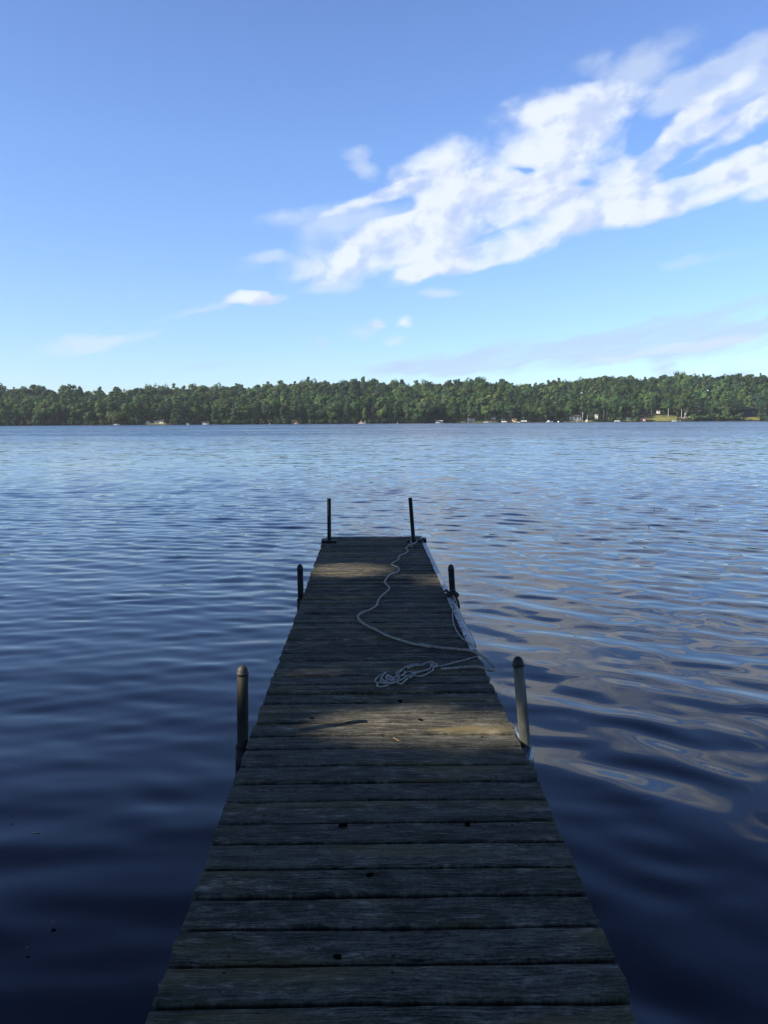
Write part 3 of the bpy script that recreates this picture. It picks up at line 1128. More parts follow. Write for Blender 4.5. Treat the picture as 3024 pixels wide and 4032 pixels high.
# knot at the far right post and its two loose ends
K = [(1330, 520, .006), (1290, 528, .012), (1305, 545, .022), (1330, 552, .02), (1345, 540, .012), (1375, 518, .008)]
rope_mesh(mb, [deck(*z6(x, y), R1 + dz) for x, y, dz in K], R1, .011, 3, .3, 12, .0022)
K = [(1335, 548, .016), (1310, 562, .022), (1285, 558, .024), (1275, 574, .014), (1295, 582, .008), (1310, 590, .004)]
rope_mesh(mb, [deck(*z6(x, y), R1 + dz) for x, y, dz in K], R1 * 1.1, .011, 3, .3, 12, .0022)
bp_, tp_, rp_, ax_ = POSTS[5]
ringp = [bp_ + Vector((math.cos(a) * (rp_ + R1), math.sin(a) * (rp_ + R1), .030 + .012 * math.sin(a))) for a in [k * 2 * PI / 14 for k in range(15)]]
rope_mesh(mb, ringp, R1, .011, 3, .3, 12, .0022)
o = mb.build('rope', MAT['rope'], None, deck(1400, 2450), True)
tag(o, 'thick twisted grey rope snaking from the far right post and looping over the edge', 'rope')

# thin line heaped on the deck
R2 = .0047
mb = MB()
LINES = [
    [z8(1213, 318), z8(1210, 306), z8(1190, 303), z8(1100, 328), z8(1000, 353), z8(920, 375), zt(1560, 255), zt(1500, 285), zt(1490, 250), zt(1540, 235), zt(1520, 200), zt(1470, 190), zt(1410, 155), zt(1330, 165), zt(1260, 190), zt(1160, 240), zt(1100, 205), zt(1000, 215), zt(920, 235), zt(820, 265), zt(730, 320), zt(640, 370), zt(600, 420), zt(610, 455), zt(650, 440), zt(680, 380), zt(750, 355), zt(800, 400), zt(770, 450), zt(700, 470), zt(600, 490), zt(510, 530)],
    [zt(1400, 215), zt(1400, 270), zt(1370, 320), zt(1300, 345), zt(1200, 370), zt(1100, 400), zt(1020, 430), zt(1040, 470), zt(1130, 490), zt(1250, 460), zt(1370, 400), zt(1450, 340), zt(1455, 280), zt(1440, 215), zt(1390, 200), zt(1450, 185), zt(1510, 215)],
    [zt(1330, 340), zt(1180, 380), zt(1030, 400), zt(970, 400), zt(880, 390), zt(800, 410), zt(750, 450), zt(800, 480), zt(900, 470), zt(970, 440), zt(980, 400), zt(1010, 450), zt(960, 500), zt(850, 490), zt(720, 475), zt(600, 490), zt(520, 520), zt(500, 560), zt(600, 560), zt(640, 600), zt(560, 640), zt(440, 660), zt(330, 660), zt(220, 650)],
    [zt(350, 400), zt(290, 450), zt(250, 530), zt(235, 590), zt(290, 560), zt(240, 600), zt(180, 650), zt(150, 690), zt(175, 730), zt(260, 730), zt(340, 715), zt(410, 695)],
    [zt(340, 405), zt(250, 450), zt(150, 520), zt(105, 575), zt(120, 620), zt(180, 650), zt(260, 610), zt(330, 630), zt(430, 635), zt(540, 630), zt(620, 600), zt(700, 575), zt(780, 530), zt(860, 505), zt(920, 520)],
    [zt(215, 525), zt(250, 560), zt(330, 600), zt(400, 590), zt(350, 520), zt(370, 475), zt(430, 465), zt(480, 500), zt(500, 560), zt(535, 590), zt(510, 620), zt(430, 570), zt(380, 580), zt(360, 530), zt(400, 480), zt(450, 500), zt(430, 540), zt(470, 580), zt(530, 560), zt(610, 580), zt(660, 560), zt(640, 520), zt(690, 510)],
    [zt(860, 545), zt(800, 590), zt(740, 650), zt(690, 665), zt(620, 640), zt(560, 630), zt(520, 660)],
    [zt(850, 300), zt(920, 275), zt(1000, 245), zt(1120, 235), zt(1160, 240)],
]
for li, L in enumerate(LINES):
    pts = []
    for q, (x, y) in enumerate(L):
        h = .0016 + .0055 * (0.5 + 0.5 * math.sin(q * 1.7 + li * 2.1)) if li else .0015 + .0035 * (q % 3 == 1)
        pts.append(deck(x, y, R2 + (h if q > 4 or li else 0)))
    rope_mesh(mb, pts, R2 * (1.25 if li == 7 else 1), .006, 3, .22, 8, .003)
o = mb.build('thin_rope', MAT['thinrope'], None, deck(1560, 2660), True)
tag(o, 'tangled heap of thin pale cord on the planks, one line led right', 'rope')

# dark old rope knotted round the middle right post
b, t, r, ax = POSTS[3]
mb = MB()
for q, (zz, rr) in enumerate(((.006, 1.0), (.020, 1.0), (.032, 1.0), (.013, 1.35), (.027, 1.35))):
    ring = [b + ax * (zz + .004 * math.sin(a * 2 + q)) + Vector((math.cos(a) * (r + .0085) * rr, math.sin(a) * (r + .0085) * rr, 0)) for a in [k * 2 * PI / 16 for k in range(17)]]
    rope_mesh(mb, ring, .0095, .013, 3, .3, 9, .003)
KN = [(330, 835, .02), (360, 815, .035), (395, 850, .045), (430, 815, .055), (465, 830, .05), (450, 860, .04), (410, 850, .03), (420, 825, .05), (455, 812, .055), (478, 850, .03)]
fr = b.y - r - .022
rope_mesh(mb, [at_y(*z7(x, y - 4), fr) for x, y, _ in KN], .010, .013, 3, .3, 9, .003)
rope_mesh(mb, [at_y(*z7(x, y), fr) for x, y in ((468, 895), (492, 920), (508, 960), (518, 1005), (524, 1050))], .010, .013, 3, .3, 9, .003)
o = mb.build('old_rope', MAT['darkrope'], None, b, True)
tag(o, 'dark old rope wound and knotted round the middle right dock post', 'rope')

# pale cord hanging from that knot along the metal strip
mb = MB()
L = [(432, 872, .02), (455, 905, .018), (462, 940, .016), (452, 985, .016), (440, 1030, .014), (437, 1090, .004), (440, 1170, .003), (450, 1240, .003), (475, 1310, .003), (520, 1385, .003), (570, 1440, .003), (625, 1475, .012), (675, 1505, .016), (702, 1530, .014), (712, 1560, .008), (735, 1588, .004), (745, 1600, -.01)]
rope_mesh(mb, [deck(*z7(x, y), dz + R2) for x, y, dz in L], R2 * .95, .006, 3, .22, 8, .003)
L = [(452, 880, .02), (478, 935, .018), (500, 1010, .016), (540, 1110, .014), (590, 1215, .013), (640, 1310, .013), (690, 1410, .012), (725, 1490, .01), (742, 1550, .006), (752, 1590, -.01)]
rope_mesh(mb, [deck(*z7(x, y), dz + R2) for x, y, dz in L], R2 * .8, .006, 3, .22, 8, .003)
o = mb.build('cord', MAT['thinrope'], None, deck(1800, 2450), True)
tag(o, 'pale thin cord hanging from the dark knot and trailing beside the metal edge strip', 'rope')

# small things
mb = MB()
mb.tube(smooth_path([deck(1549, 2904, .003), deck(1560, 2911, .004), deck(1572, 2917, .003)], .006), .0013, 6)
mb.tube([deck(1560, 2911, .004), deck(1580, 2919, .002)], .0008, 5)
o = mb.build('straw', MAT['straw'], None, deck(1565, 2912), True)
tag(o, 'small yellow dry straw lying on the sunlit plank', 'straw')
mb = MB()
mb.tube([on_z(129, 3281, .004), on_z(145, 3279, .006), on_z(162, 3279, .004)], [.002, .003, .002], 7)
o = mb.build('floating_twig', MAT['twig'], None, on_z(145, 3280, 0), True)
tag(o, 'short pale twig floating on the dark water left of the dock', 'twig')


def leaf_float(px, py, s, ang, label):
    c = on_z(px, py, .012)
    f = MB()
    pts = []
    for k in range(9):
        t = k / 8
        w = math.sin(PI * t) ** .8 * s * .35
        pts.append((t, w))
    V = []
    rot = Matrix.Rotation(ang, 3, 'Z')
    for t, w in pts:
        V.append(c + rot @ Vector(((t - .5) * s, w, .004 * math.sin(t * 3))))
        V.append(c + rot @ Vector(((t - .5) * s, 0, .006 * math.sin(t * 3))))
        V.append(c + rot @ Vector(((t - .5) * s, -w, .004 * math.sin(t * 3))))
    fs = []
    for k in range(8):
        fs += [(3 * k, 3 * k + 1, 3 * k + 4, 3 * k + 3), (3 * k + 1, 3 * k + 2, 3 * k + 5, 3 * k + 4)]
    f.add(V, fs)
    o = f.build('floating_leaf', MAT['deadleaf'], None, c, True)
    tag(o, label, 'leaf', 'leaves floating left of the dock')


leaf_float(44, 3222, .014, .6, 'tiny pale leaf floating near the left edge above the floating twig')
leaf_float(211, 3633, .026, 2.2, 'curled dark leaf floating below and right of the floating twig')
leaf_float(109, 3734, .016, .3, 'small dull leaf floating lowest of all in the dark water at the left')


def reed(px, py_base, py_top, label, bend=0.0):
    b = on_z(px, py_base, 0)
    t = at_y(px + bend, py_top, b.y)
    f = MB()
    d = t - b
    pts = [b - Vector((0, 0, .4)), b, b + d * .35 + Vector((.01, 0, 0)), b + d * .7 + Vector((.012, 0, 0)), t]
    f.tube(smooth_path(pts, .04), .0055, 6)
    o = f.build('reed', MAT['reed'], None, b, True)
    tag(o, label, 'reed', 'reeds standing in the open water')


reed(2576, 2010, 1996, 'tallest thin dark reed standing in the water on the right', 1)
reed(2598, 2006, 2000, 'short reed just right of the tallest reed', -1)
reed(2604, 2007, 2001, 'last short reed in the row right of the tallest reed', 1)
reed(2554, 2078, 2071, 'single short reed nearer the dock than the row of reeds', 1)
reed(2740, 2018, 2008, 'thin reed farthest right, standing alone in the water', -1)

# ------------------------------------------------------------------ far shore buildings and boats
def shore_pt(px, t):
    Y = 700.0
    for _ in range(6):
        x = (px - 1512) / F * Y
        Y = shore_y(x) + t
    return x, Y


def S(px, t):
    """metres per photo pixel at that place"""
    x, Y = shore_pt(px, t)
    return Y / F


def house(name, label, cat, x0, x1, ytop, ybase, t, wall, roof, style='side', wins=(), door=None, porch=False, depth=5.0, group=None, extra_parts=None):
    cx = (x0 + x1) / 2
    X, Y = shore_pt(cx, t)
    m = Y / F
    W = (x1 - x0) * m
    zb = at_y(cx, ybase, Y).z
    zt = at_y(cx, ytop, Y).z
    Ht = zt - zb
    gz = ground_z(X, Y)
    root = empty(name, (X, Y, min(gz, zb)), label, cat, group)
    O = Vector((X, Y, min(gz, zb)))
    wallh = Ht * (.66 if style != 'flat' else .88)
    f = MB()
    f.box((X, Y + depth / 2, (min(gz, zb) - .6 + zb + wallh) / 2), (W * .94, depth, zb + wallh - min(gz, zb) + .6))
    if style == 'front':      # gable towards the lake
        f.prism([(X - W * .47, zb + wallh), (X + W * .47, zb + wallh), (X, zb + Ht - .1)], 'y', Y + .02, Y + depth - .02)
    f.build('wall', MAT[wall], root, O)
    f = MB()
    th = .16
    if style == 'side':
        f.prism([(Y - .5, zb + wallh - .05), (Y + depth / 2, zb + Ht), (Y + depth + .5, zb + wallh - .05), (Y + depth + .5, zb + wallh + th), (Y + depth / 2, zb + Ht + th), (Y - .5, zb + wallh + th)][::-1], 'x', X - W / 2, X + W / 2)
    elif style == 'front':
        for sd in (-1, 1):
            f.prism([(X, zb + Ht), (X + sd * W * .54, zb + wallh - .12), (X + sd * W * .54, zb + wallh + th - .12), (X, zb + Ht + th)][::sd], 'y', Y - .4, Y + depth + .4)
    else:
        f.box((X, Y + depth / 2 - .1, zb + wallh + .12), (W * 1.04, depth + .8, Ht * .12))
    f.build('roof', MAT[roof], root, O)
    for (fx, fz, fw, fh) in wins:
        f = MB()
        wx, wz, ww, wh = X + (fx - .5) * W, zb + fz * Ht, fw * W, fh * Ht
        for a, b, c, d in ((0, wh / 2, ww + .16, .08), (0, -wh / 2, ww + .16, .08), (ww / 2, 0, .08, wh), (-ww / 2, 0, .08, wh)):
            f.box((wx + a, Y - .03, wz + b), (c, .08, d))
        fr_ = f.build('window', MAT['white'], root, O)
        g = MB()
        g.box((wx, Y - .015, wz), (ww - .05, .04, wh - .05))
        g.build('pane', MAT['glass'], fr_, O)
    if door:
        fx, fw, fh, mt = door
        f = MB()
        f.box((X + (fx - .5) * W, Y - .03, zb + fh * Ht / 2), (fw * W, .07, fh * Ht))
        f.build('door', MAT[mt], root, O)
    if porch:
        f = MB()
        f.box((X, Y - 1.4, zb + .05), (W * .96, 2.6, .14))
        f.build('porch_floor', MAT['stone'], root, O)
        for k in range(4):
            f = MB()
            f.box((X - W * .45 + W * .9 * k / 3, Y - 2.5, zb + wallh * .55), (.22, .22, wallh * 1.05))
            f.build('porch_post', MAT['white'], root, O)
        f = MB()
        f.box((X, Y - 2.5, zb + wallh * .36), (W * .9, .08, .12))
        for k in range(12):
            f.box((X - W * .44 + W * .88 * k / 11, Y - 2.5, zb + wallh * .2), (.06, .05, wallh * .3))
        f.build('railing', MAT['white'], root, O)
        f = MB()
        f.box((X, Y - 1.3, zb + wallh * 1.08), (W * .98, 2.9, .16))
        f.build('porch_roof', MAT[roof], root, O)
    return root, X, Y, zb, W, Ht


def hull_mesh(X, Y, z, L, Wd, Ht, mi=0, flip=1, sheer=.25):
    """boat hull lying along X"""
    f = MB()
    n = 12
    V = []
    for k in range(n + 1):
        t = k / n
        w = Wd / 2 * (min(1, (1 - t) * 2.4 + .0) ** .6 if t > .58 else 1.0)
        if k == n: w = .03
        x = X + flip * (t - .5) * L
        zt = z + Ht * (1 + sheer * max(0, t - .4) ** 1.5)
        zb_ = z - .15 + Ht * .7 * max(0, t - .7) ** 1.2
        V += [(x, Y - w, zt), (x, Y - w * .72, zb_), (x, Y + w * .72, zb_), (x, Y + w, zt), (x, Y + w * .8, zt - Ht * .25), (x, Y - w * .8, zt - Ht * .25)]
    fs = []
    for k in range(n):
        for q in range(6):
            q2 = (q + 1) % 6
            fs.append((k * 6 + q, k * 6 + q2, k * 6 + 6 + q2, k * 6 + 6 + q))
    fs.append(tuple(range(6)))
    fs.append(tuple(n * 6 + q for q in range(6)))
    f.add(V, fs, mi)
    return f


def boat(name, label, x0, x1, ytop, ywater, hull='hullwhite', cabin=None, motor=True, windshield=True, flip=1, t=-5.0, group='boats along the far shore', cat='boat', z=None, canopy=None):
    cx = (x0 + x1) / 2
    X, Y = shore_pt(cx, t)
    m = Y / F
    L = max((x1 - x0) * m, 2.2)
    Ht = (ywater - ytop) * m
    hh = min(Ht, max(.5, .13 * L)) if (cabin or windshield or canopy) else min(max(Ht, .35), .9)
    z = 0.0 if z is None else z
    root = empty(name, (X, Y, z), label, cat, group)
    O = Vector((X, Y, z))
    f = hull_mesh(X, Y, z, L, max(1.2, min(2.3, L * .36)), hh, flip=flip)
    f.build('hull', MAT[hull], root, O, False)
    if windshield:
        f = MB()
        f.box((X + flip * L * .08, Y, z + hh + .28), (L * .03, 1.3, .5), Matrix.Rotation(-flip * .5, 3, 'Y'))
        f.build('windshield', MAT['glass'], root, O)
        f = MB()
        f.box((X - flip * L * .12, Y - .3, z + hh + .12), (.5, .5, .5))
        f.build('seat', MAT['white'], root, O)
        f = MB()
        f.box((X - flip * L * .12, Y + .35, z + hh + .12), (.5, .5, .5))
        f.build('seat', MAT['white'], root, O)
    if cabin:
        f = MB()
        f.bevel_box((X + flip * L * .02, Y, z + hh + (Ht - hh) / 2), (L * .42, 1.5, max(.5, Ht - hh)), .12)
        f.build('cabin', MAT[cabin], root, O)
    if canopy:
        for a in (-.16, .2):
            for b in (-.7, .7):
                f = MB(); f.tube([(X + a * L, Y + b, z + hh), (X + a * L, Y + b, z + Ht - .1)], .04, 5); f.build('canopy_post', MAT['white'], root, O)
        f = MB()
        f.bevel_box((X + .02 * L, Y, z + Ht - .05), (L * .46, 1.9, .16), .05)
        f.build('canopy', MAT[canopy], root, O)
    if motor:
        f = MB()
        f.bevel_box((X - flip * L * .53, Y, z + hh * .9), (.34, .34, .65), .08)
        f.box((X - flip * L * .53, Y, z + .1), (.14, .12, .8))
        f.build('outboard_motor', MAT['darkgrey'], root, O)
    return root


def pontoon(label, x0, x1, ytop, ywater, canopy='canvas', fence='hullwhite', t=-6, group='boats along the far shore'):
    cx = (x0 + x1) / 2
    X, Y = shore_pt(cx, t)
    m = Y / F
    L = (x1 - x0) * m
    Ht = (ywater - ytop) * m
    root = empty('pontoon_boat', (X, Y, 0), label, 'pontoon boat', group)
    O = Vector((X, Y, 0))
    for sd in (-.85, .85):
        f = MB()
        f.lathe((X - L / 2, Y + sd, .12), (1, 0, 0), [(.02, 0), (.25, .3), (.3, .8), (.3, L - .4), (.1, L)], 10)
        f.build('float', MAT['galv'], root, O, True)
    f = MB(); f.box((X, Y, .5), (L * .96, 2.4, .12)); f.build('platform', MAT['grey'], root, O)
    for sd in (-1.15, 1.15):
        f = MB(); f.box((X - L * .1, Y + sd, .9), (L * .72, .05, .66)); f.build('fence_panel', MAT[fence], root, O)
    for sd in (.26, -.46):
        f = MB(); f.box((X + L * sd, Y, .9), (.05, 2.24, .66)); f.build('fence_panel', MAT[fence], root, O)
    if canopy:
        for a in (-.4, -.05):
            for b_ in (-1.0, 1.0):
                f = MB(); f.tube([(X + a * L, Y + b_, .56), (X + a * L, Y + b_, Ht)], .035, 5); f.build('canopy_post', MAT['white'], root, O)
        f = MB(); f.bevel_box((X - L * .22, Y, Ht), (L * .46, 2.4, .18), .06); f.build('canopy', MAT[canopy], root, O)
    f = MB(); f.box((X - L * .3, Y, .85), (.6, 1.6, .6)); f.build('seat', MAT['white'], root, O)
    f = MB(); f.box((X + L * .1, Y + .7, .8), (1.2, .5, .5)); f.build('seat', MAT['white'], root, O)
    f = MB(); f.bevel_box((X - L * .53, Y, .75), (.35, .35, .7), .08); f.build('outboard_motor', MAT['darkgrey'], root, O)
    return root


def lift(label, x0, x1, ytop, ywater, roof='canvas', t=-5, group='boat lifts along the far shore'):
    cx = (x0 + x1) / 2
    X, Y = shore_pt(cx, t)
    m = Y / F
    L = (x1 - x0) * m
    Ht = (ywater - ytop) * m
    root = empty('boat_lift', (X, Y, 0), label, 'boat lift', group)
    O = Vector((X, Y, 0))
    for a in (-.44, .44):
        for b_ in (-1.3, 1.3):
            f = MB(); f.tube([(X + a * L, Y + b_, -1.5), (X + a * L, Y + b_, Ht - .35)], .07, 6); f.build('post', MAT['white'], root, O)
    f = MB()
    f.prism([(Y - 1.7, Ht - .7), (Y - 1.5, Ht - .2), (Y - .6, Ht), (Y + .6, Ht), (Y + 1.5, Ht - .2), (Y + 1.7, Ht - .7)], 'x', X - L / 2, X + L / 2)
    f.build('canopy', MAT[roof], root, O)
    for b_ in (-1.3, 1.3):
        f = MB(); f.box((X, Y + b_, .15), (L * .88, .1, .14)); f.build('cradle', MAT['galv'], root, O)
    return root


def small_hull(name, label, x0, x1, y, mat, t, cat='canoe', group='small boats pulled up on the far shore', on_land=True):
    cx = (x0 + x1) / 2
    X, Y = shore_pt(cx, t)
    m = Y / F
    L = max((x1 - x0) * m, 1.8)
    z = at_y(cx, y, Y).z if on_land else 0.0
    root = empty(name, (X, Y, z), label, cat, group)
    O = Vector((X, Y, z))
    f = MB()
    n = 12
    V = []
    for k in range(n + 1):
        s_ = k / n * 2 - 1
        w = .46 * max(.04, (1 - s_ * s_) ** .7)
        zz = z + .5 + .12 * s_ ** 4
        V += [(X + s_ * L / 2, Y - w, zz), (X + s_ * L / 2, Y - w * .6, z + .1 + .2 * s_ ** 4), (X + s_ * L / 2, Y + w * .6, z + .1 + .2 * s_ ** 4), (X + s_ * L / 2, Y + w, zz), (X + s_ * L / 2, Y, zz - .2)]
    fs = []
    for k in range(n):
        for q in range(5):
            q2 = (q + 1) % 5
            fs.append((k * 5 + q, k * 5 + q2, k * 5 + 5 + q2, k * 5 + 5 + q))
    fs += [tuple(range(5)), tuple(n * 5 + q for q in range(5))]
    f.add(V, fs)
    f.build('hull', MAT[mat], root, O)
    for a in (-.22, .22):
        f = MB(); f.box((X + a * L, Y, z + .47), (.22, .7, .05)); f.build('thwart', MAT['tan'], root, O)
    return root


def pier(label, x0, x1, y, t=-4.5, mat='stone', group='far shore piers'):
    cx = (x0 + x1) / 2
    X, Y = shore_pt(cx, t)
    m = Y / F
    L = (x1 - x0) * m
    root = empty('far_pier', (X, Y, 0), label, 'pier', group)
    O = Vector((X, Y, 0))
    f = MB()
    n = max(3, int(L / .4))
    for k in range(n):
        f.box((X - L / 2 + L * (k + .5) / n, Y, .55), (L / n * .93, 1.4, .08))
    f.build('decking', MAT[mat], root, O)
    for k in range(max(2, int(L / 3))):
        f = MB()
        px_ = X - L / 2 + L * (k + .3) / max(2, int(L / 3))
        f.tube([(px_, Y - .7, -1.5), (px_, Y - .7, .9)], .06, 6)
        f.build('post', MAT['pipe'], root, O)
    return root


def buoy(label, px, py, r, t=-14, mat='hullwhite', pole=0.0):
    X, Y = shore_pt(px, t)
    root = empty('buoy', (X, Y, 0), label, 'buoy', 'buoys off the far shore')
    O = Vector((X, Y, 0))
    f = MB()
    f.lathe((X, Y, -r * .5), (0, 0, 1), [(r * .5, 0), (r * .95, r * .4), (r, r * .8), (r * .8, r * 1.4), (r * .3, r * 1.8), (.03, r * 1.9)], 12)
    f.build('float', MAT[mat], root, O, True)
    if pole:
        f = MB(); f.tube([(X, Y, r), (X, Y, pole)], .09, 6); f.build('pole', MAT[mat], root, O)
    return root


lawn_patch(2530, 2660, 1.0, 26)
lawn_patch(2905, 2985, 2.0, 24)
lawn_patch(2440, 2500, 1.0, 12)
lawn_patch(1770, 1960, 0.6, 9)
lawn_patch(2190, 2330, 0.8, 8)
lawn_patch(575, 660, 0.5, 8)

house('cabin', 'long white cabin with dark windows in the trees on the left shore', 'cabin', 613, 651, 1653, 1667, 6, 'white', 'roofdark', 'side', ((.2, .35, .14, .32), (.5, .35, .14, .32), (.82, .35, .12, .3)), (.36, .09, .5, 'brown'))
house('shed', 'small pale shed left of the long white cabin', 'shed', 584, 597, 1657, 1668, 5, 'white', 'roofdark', 'front', ((.5, .35, .25, .25),), depth=3.5)
house('cottage', 'white cottage with dark window openings behind the leaning birch', 'cottage', 1845, 1870, 1647, 1660, 8, 'white', 'roofdark', 'flat', ((.2, .5, .16, .4), (.45, .5, .14, .4), (.7, .5, .14, .4)), None)
house('boathouse', 'red-brown cabin with a pale green roof beside a white speedboat', 'boathouse', 1935, 1952, 1644, 1661, 5, 'rust', 'roofgreen', 'side', ((.7, .35, .2, .25),), (.3, .24, .5, 'darkgrey'), depth=4)
house('boathouse', 'yellow boathouse with a brown roof at the water line', 'boathouse', 2017, 2034, 1649, 1664, 1.5, 'cream', 'roofbrown', 'side', ((.75, .35, .18, .25),), (.45, .3, .5, 'white'), depth=4)
house('house', 'grey two-storey lake house with white porch posts and wide windows', 'house', 2238, 2284, 1634, 1656, 8, 'grey', 'roofdark', 'side', ((.14, .22, .14, .24), (.36, .22, .18, .26), (.6, .22, .16, .26), (.3, .52, .12, .14), (.62, .52, .12, .14)), (.8, .09, .36, 'white'), True, 7)
house('house', 'white house end with one window high in the birches right of the grey lake house', 'house', 2341, 2352, 1624, 1642, 22, 'white', 'roofdark', 'front', ((.5, .45, .4, .22),), None, depth=6)
house('boathouse', 'low dark green boathouse with a flat roof by a grassy bank', 'boathouse', 2466, 2481, 1645, 1658, 2.0, 'greenpaint', 'greygreen', 'flat', ((.3, .5, .2, .25),), (.68, .34, .62, 'greenpaint'), depth=4)
house('boathouse', 'faded red boathouse with white door and window at the water edge', 'boathouse', 2520, 2538, 1644, 1658, 1.5, 'pinkred', 'red', 'flat', ((.28, .5, .2, .36),), (.6, .24, .66, 'white'), depth=4)
house('house', 'dark cabin with small white framed windows deep in the pines', 'house', 2722, 2752, 1596, 1622, 34, 'darkgrey', 'roofdark', 'side', ((.25, .42, .1, .2), (.42, .42, .1, .2), (.7, .3, .25, .1)), None, depth=7)
house('house', 'dark blue house half hidden behind pines above a strip of lawn', 'house', 2918, 2974, 1602, 1637, 28, 'navy', 'roofdark', 'side', ((.75, .35, .12, .2),), (.3, .16, .4, 'darkgrey'), depth=8)
house('shed', 'tiny white cabin corner showing between trees above the lawn', 'shed', 2583, 2594, 1614, 1625, 40, 'white', 'roofdark', 'front', ((.5, .35, .3, .3),), depth=4)

boat('motorboat', 'white motorboat moored before the broad spreading tree', 456, 480, 1668, 1674, windshield=True)
boat('motorboat', 'small white runabout with a raised bow left of the dark-roofed boat lift', 741, 753, 1666, 1673, flip=1)
lift('dark-roofed boat lift on white posts at the left shore', 802, 830, 1661, 1672, 'roofdark')
boat('motorboat', 'low white boat tied under the dark-roofed lift', 806, 826, 1668, 1673, windshield=False, t=-8.5)
boat('motorboat', 'white boat with a red-brown cabin below the dark pines', 1163, 1181, 1659, 1671, cabin='rust', windshield=False)
pier('pale low pier left of the boat with the red-brown cabin', 1150, 1164, 1669)
# swim raft with two tall tan chairs, and the canopied boat next to it
X, Y = shore_pt(1424, -9)
m_ = Y / F
root = empty('swim_raft', (X, Y, 0), 'low white raft carrying two tall tan uprights', 'raft')
f = MB(); f.bevel_box((X, Y, .35), (20 * m_, 2.4, .34), .08); f.build('platform', MAT['hullwhite'], root, (X, Y, 0))
for sd in (-.8, .8):
    f = MB(); f.lathe((X - 9 * m_, Y + sd, .02), (1, 0, 0), [(.05, 0), (.25, .2), (.25, 18 * m_ - .2), (.05, 18 * m_)], 10); f.build('float', MAT['galv'], root, (X, Y, 0), True)
for k, px_ in enumerate((1421.5, 1426.5)):
    cx = (px_ - 1512) / F * Y
    r2 = empty('deck_chair', (cx, Y - .2, .52), ['tan tall-backed seat on the white raft, the left one of two', 'tan tall-backed seat on the white raft, the right one of two'][k], 'chair', 'tall seats on the raft')
    f = MB(); f.box((cx, Y, 1.45), (.55, .1, 1.8), Matrix.Rotation(-.08, 3, 'X'), taper=.55); f.build('backrest', MAT['tan'], r2, (cx, Y - .2, .52))
    f = MB(); f.box((cx, Y - .35, .98), (.55, .6, .08)); f.build('seat', MAT['tan'], r2, (cx, Y - .2, .52))
    for a in (-.23, .23):
        for b_ in (-.6, -.12):
            f = MB(); f.box((cx + a, Y + b_, .73), (.08, .08, .42)); f.build('leg', MAT['tan'], r2, (cx, Y - .2, .52))
boat('motorboat', 'small boat with a pale green canopy right beside the white raft', 1433, 1445, 1660, 1671, hull='grey', windshield=True, canopy='greygreen', t=-8)
buoy('white stick buoy standing alone off the middle of the far shore', 1566, 1668, .28, -12, 'hullwhite', 1.3)
buoy('tiny white float off the dark pines left of the raft', 1067, 1671, .3, -12)
lift('white-topped boat lift before a layered pine', 1718, 1745, 1656, 1667, 'canvas')
boat('motorboat', 'white boat sitting under the white-topped lift', 1716, 1738, 1662, 1668, windshield=False, t=-8.5)
small_hull('rowboat', 'white rowboat stood on the grass left of the leaning birch', 1815, 1823, 1663, 'hullwhite', 1.5, 'rowboat')
small_hull('rowboat', 'grey rowboat between the white rowboat and the leaning birch', 1826, 1836, 1664, 'grey', 1.2, 'rowboat')
small_hull('rowboat', 'pale little boat at the foot of the leaning birch', 1840, 1848, 1665, 'hullwhite', .8, 'rowboat')
boat('motorboat', 'white speedboat with a dark windshield moored before the red-brown cabin', 1904, 1934, 1657, 1665, cabin=None, windshield=True)
pontoon('pontoon boat with blue-grey canopy and white fence left of the yellow boathouse', 1974, 1999, 1652, 1665, 'blue')
small_hull('kayak', 'pink kayak lying on the bank left of the yellow boathouse', 2000, 2013, 1662.5, 'pinkplastic', .6, 'kayak')
small_hull('canoe', 'red canoe leaning toward the wall of the yellow boathouse', 2008, 2017, 1660, 'red', 2.6, 'canoe')
X, Y = shore_pt(2041, -6)
root = empty('swim_raft', (X, Y, 0), 'small plain white raft right of the yellow boathouse', 'raft')
f = MB(); f.bevel_box((X, Y, .3), (9 * Y / F, 2, .5), .1); f.build('platform', MAT['hullwhite'], root, (X, Y, 0))
f = MB(); f.box((X, Y, -.05), (8 * Y / F, 1.7, .25)); f.build('float', MAT['grey'], root, (X, Y, 0))
lift('white boat lift with straight canopy between two red kayaks', 2051, 2072, 1656.5, 1664, 'hullwhite')
boat('motorboat', 'dark hulled boat in the white lift right of the small raft', 2053, 2070, 1661, 1665, hull='darkgrey', windshield=False, t=-8.5)
small_hull('kayak', 'pale pink kayak on the bank right of the white boat lift', 2078, 2097, 1662, 'pinkplastic', .8, 'kayak')
small_hull('kayak', 'red kayak propped behind the pale pink kayak', 2080, 2090, 1659.5, 'red', 2.5, 'kayak')
boat('motorboat', 'white speedboat with raised white cover, larger of two side by side', 2147, 2168, 1656, 1663, cabin='hullwhite', windshield=False)
boat('motorboat', 'grey covered boat tied right of the larger white speedboat', 2168, 2178, 1657.5, 1663, hull='grey', windshield=False)
buoy('round white mooring ball right of the grey covered boat', 2197, 1661, .75, -7)
small_hull('sailing_dinghy', 'little white dinghy with a short mast left of the grey lake house', 2219, 2227, 1661, 'hullwhite', .4, 'dinghy')
pier('stone coloured pier before the grey lake house', 2296, 2312, 1660, mat='stone')
boat('motorboat', 'pale motorboat with a square cream cover right of the lake house', 2299, 2316, 1653, 1662, cabin='canvas', windshield=False, hull='canvas')
small_hull('rowboat', 'white rowboat on the bank below the lake house porch', 2268, 2277, 1660.5, 'hullwhite', .5, 'rowboat')
pontoon('long low white pontoon boat without a canopy left of the green boathouse', 2416, 2442, 1653, 1660, None)
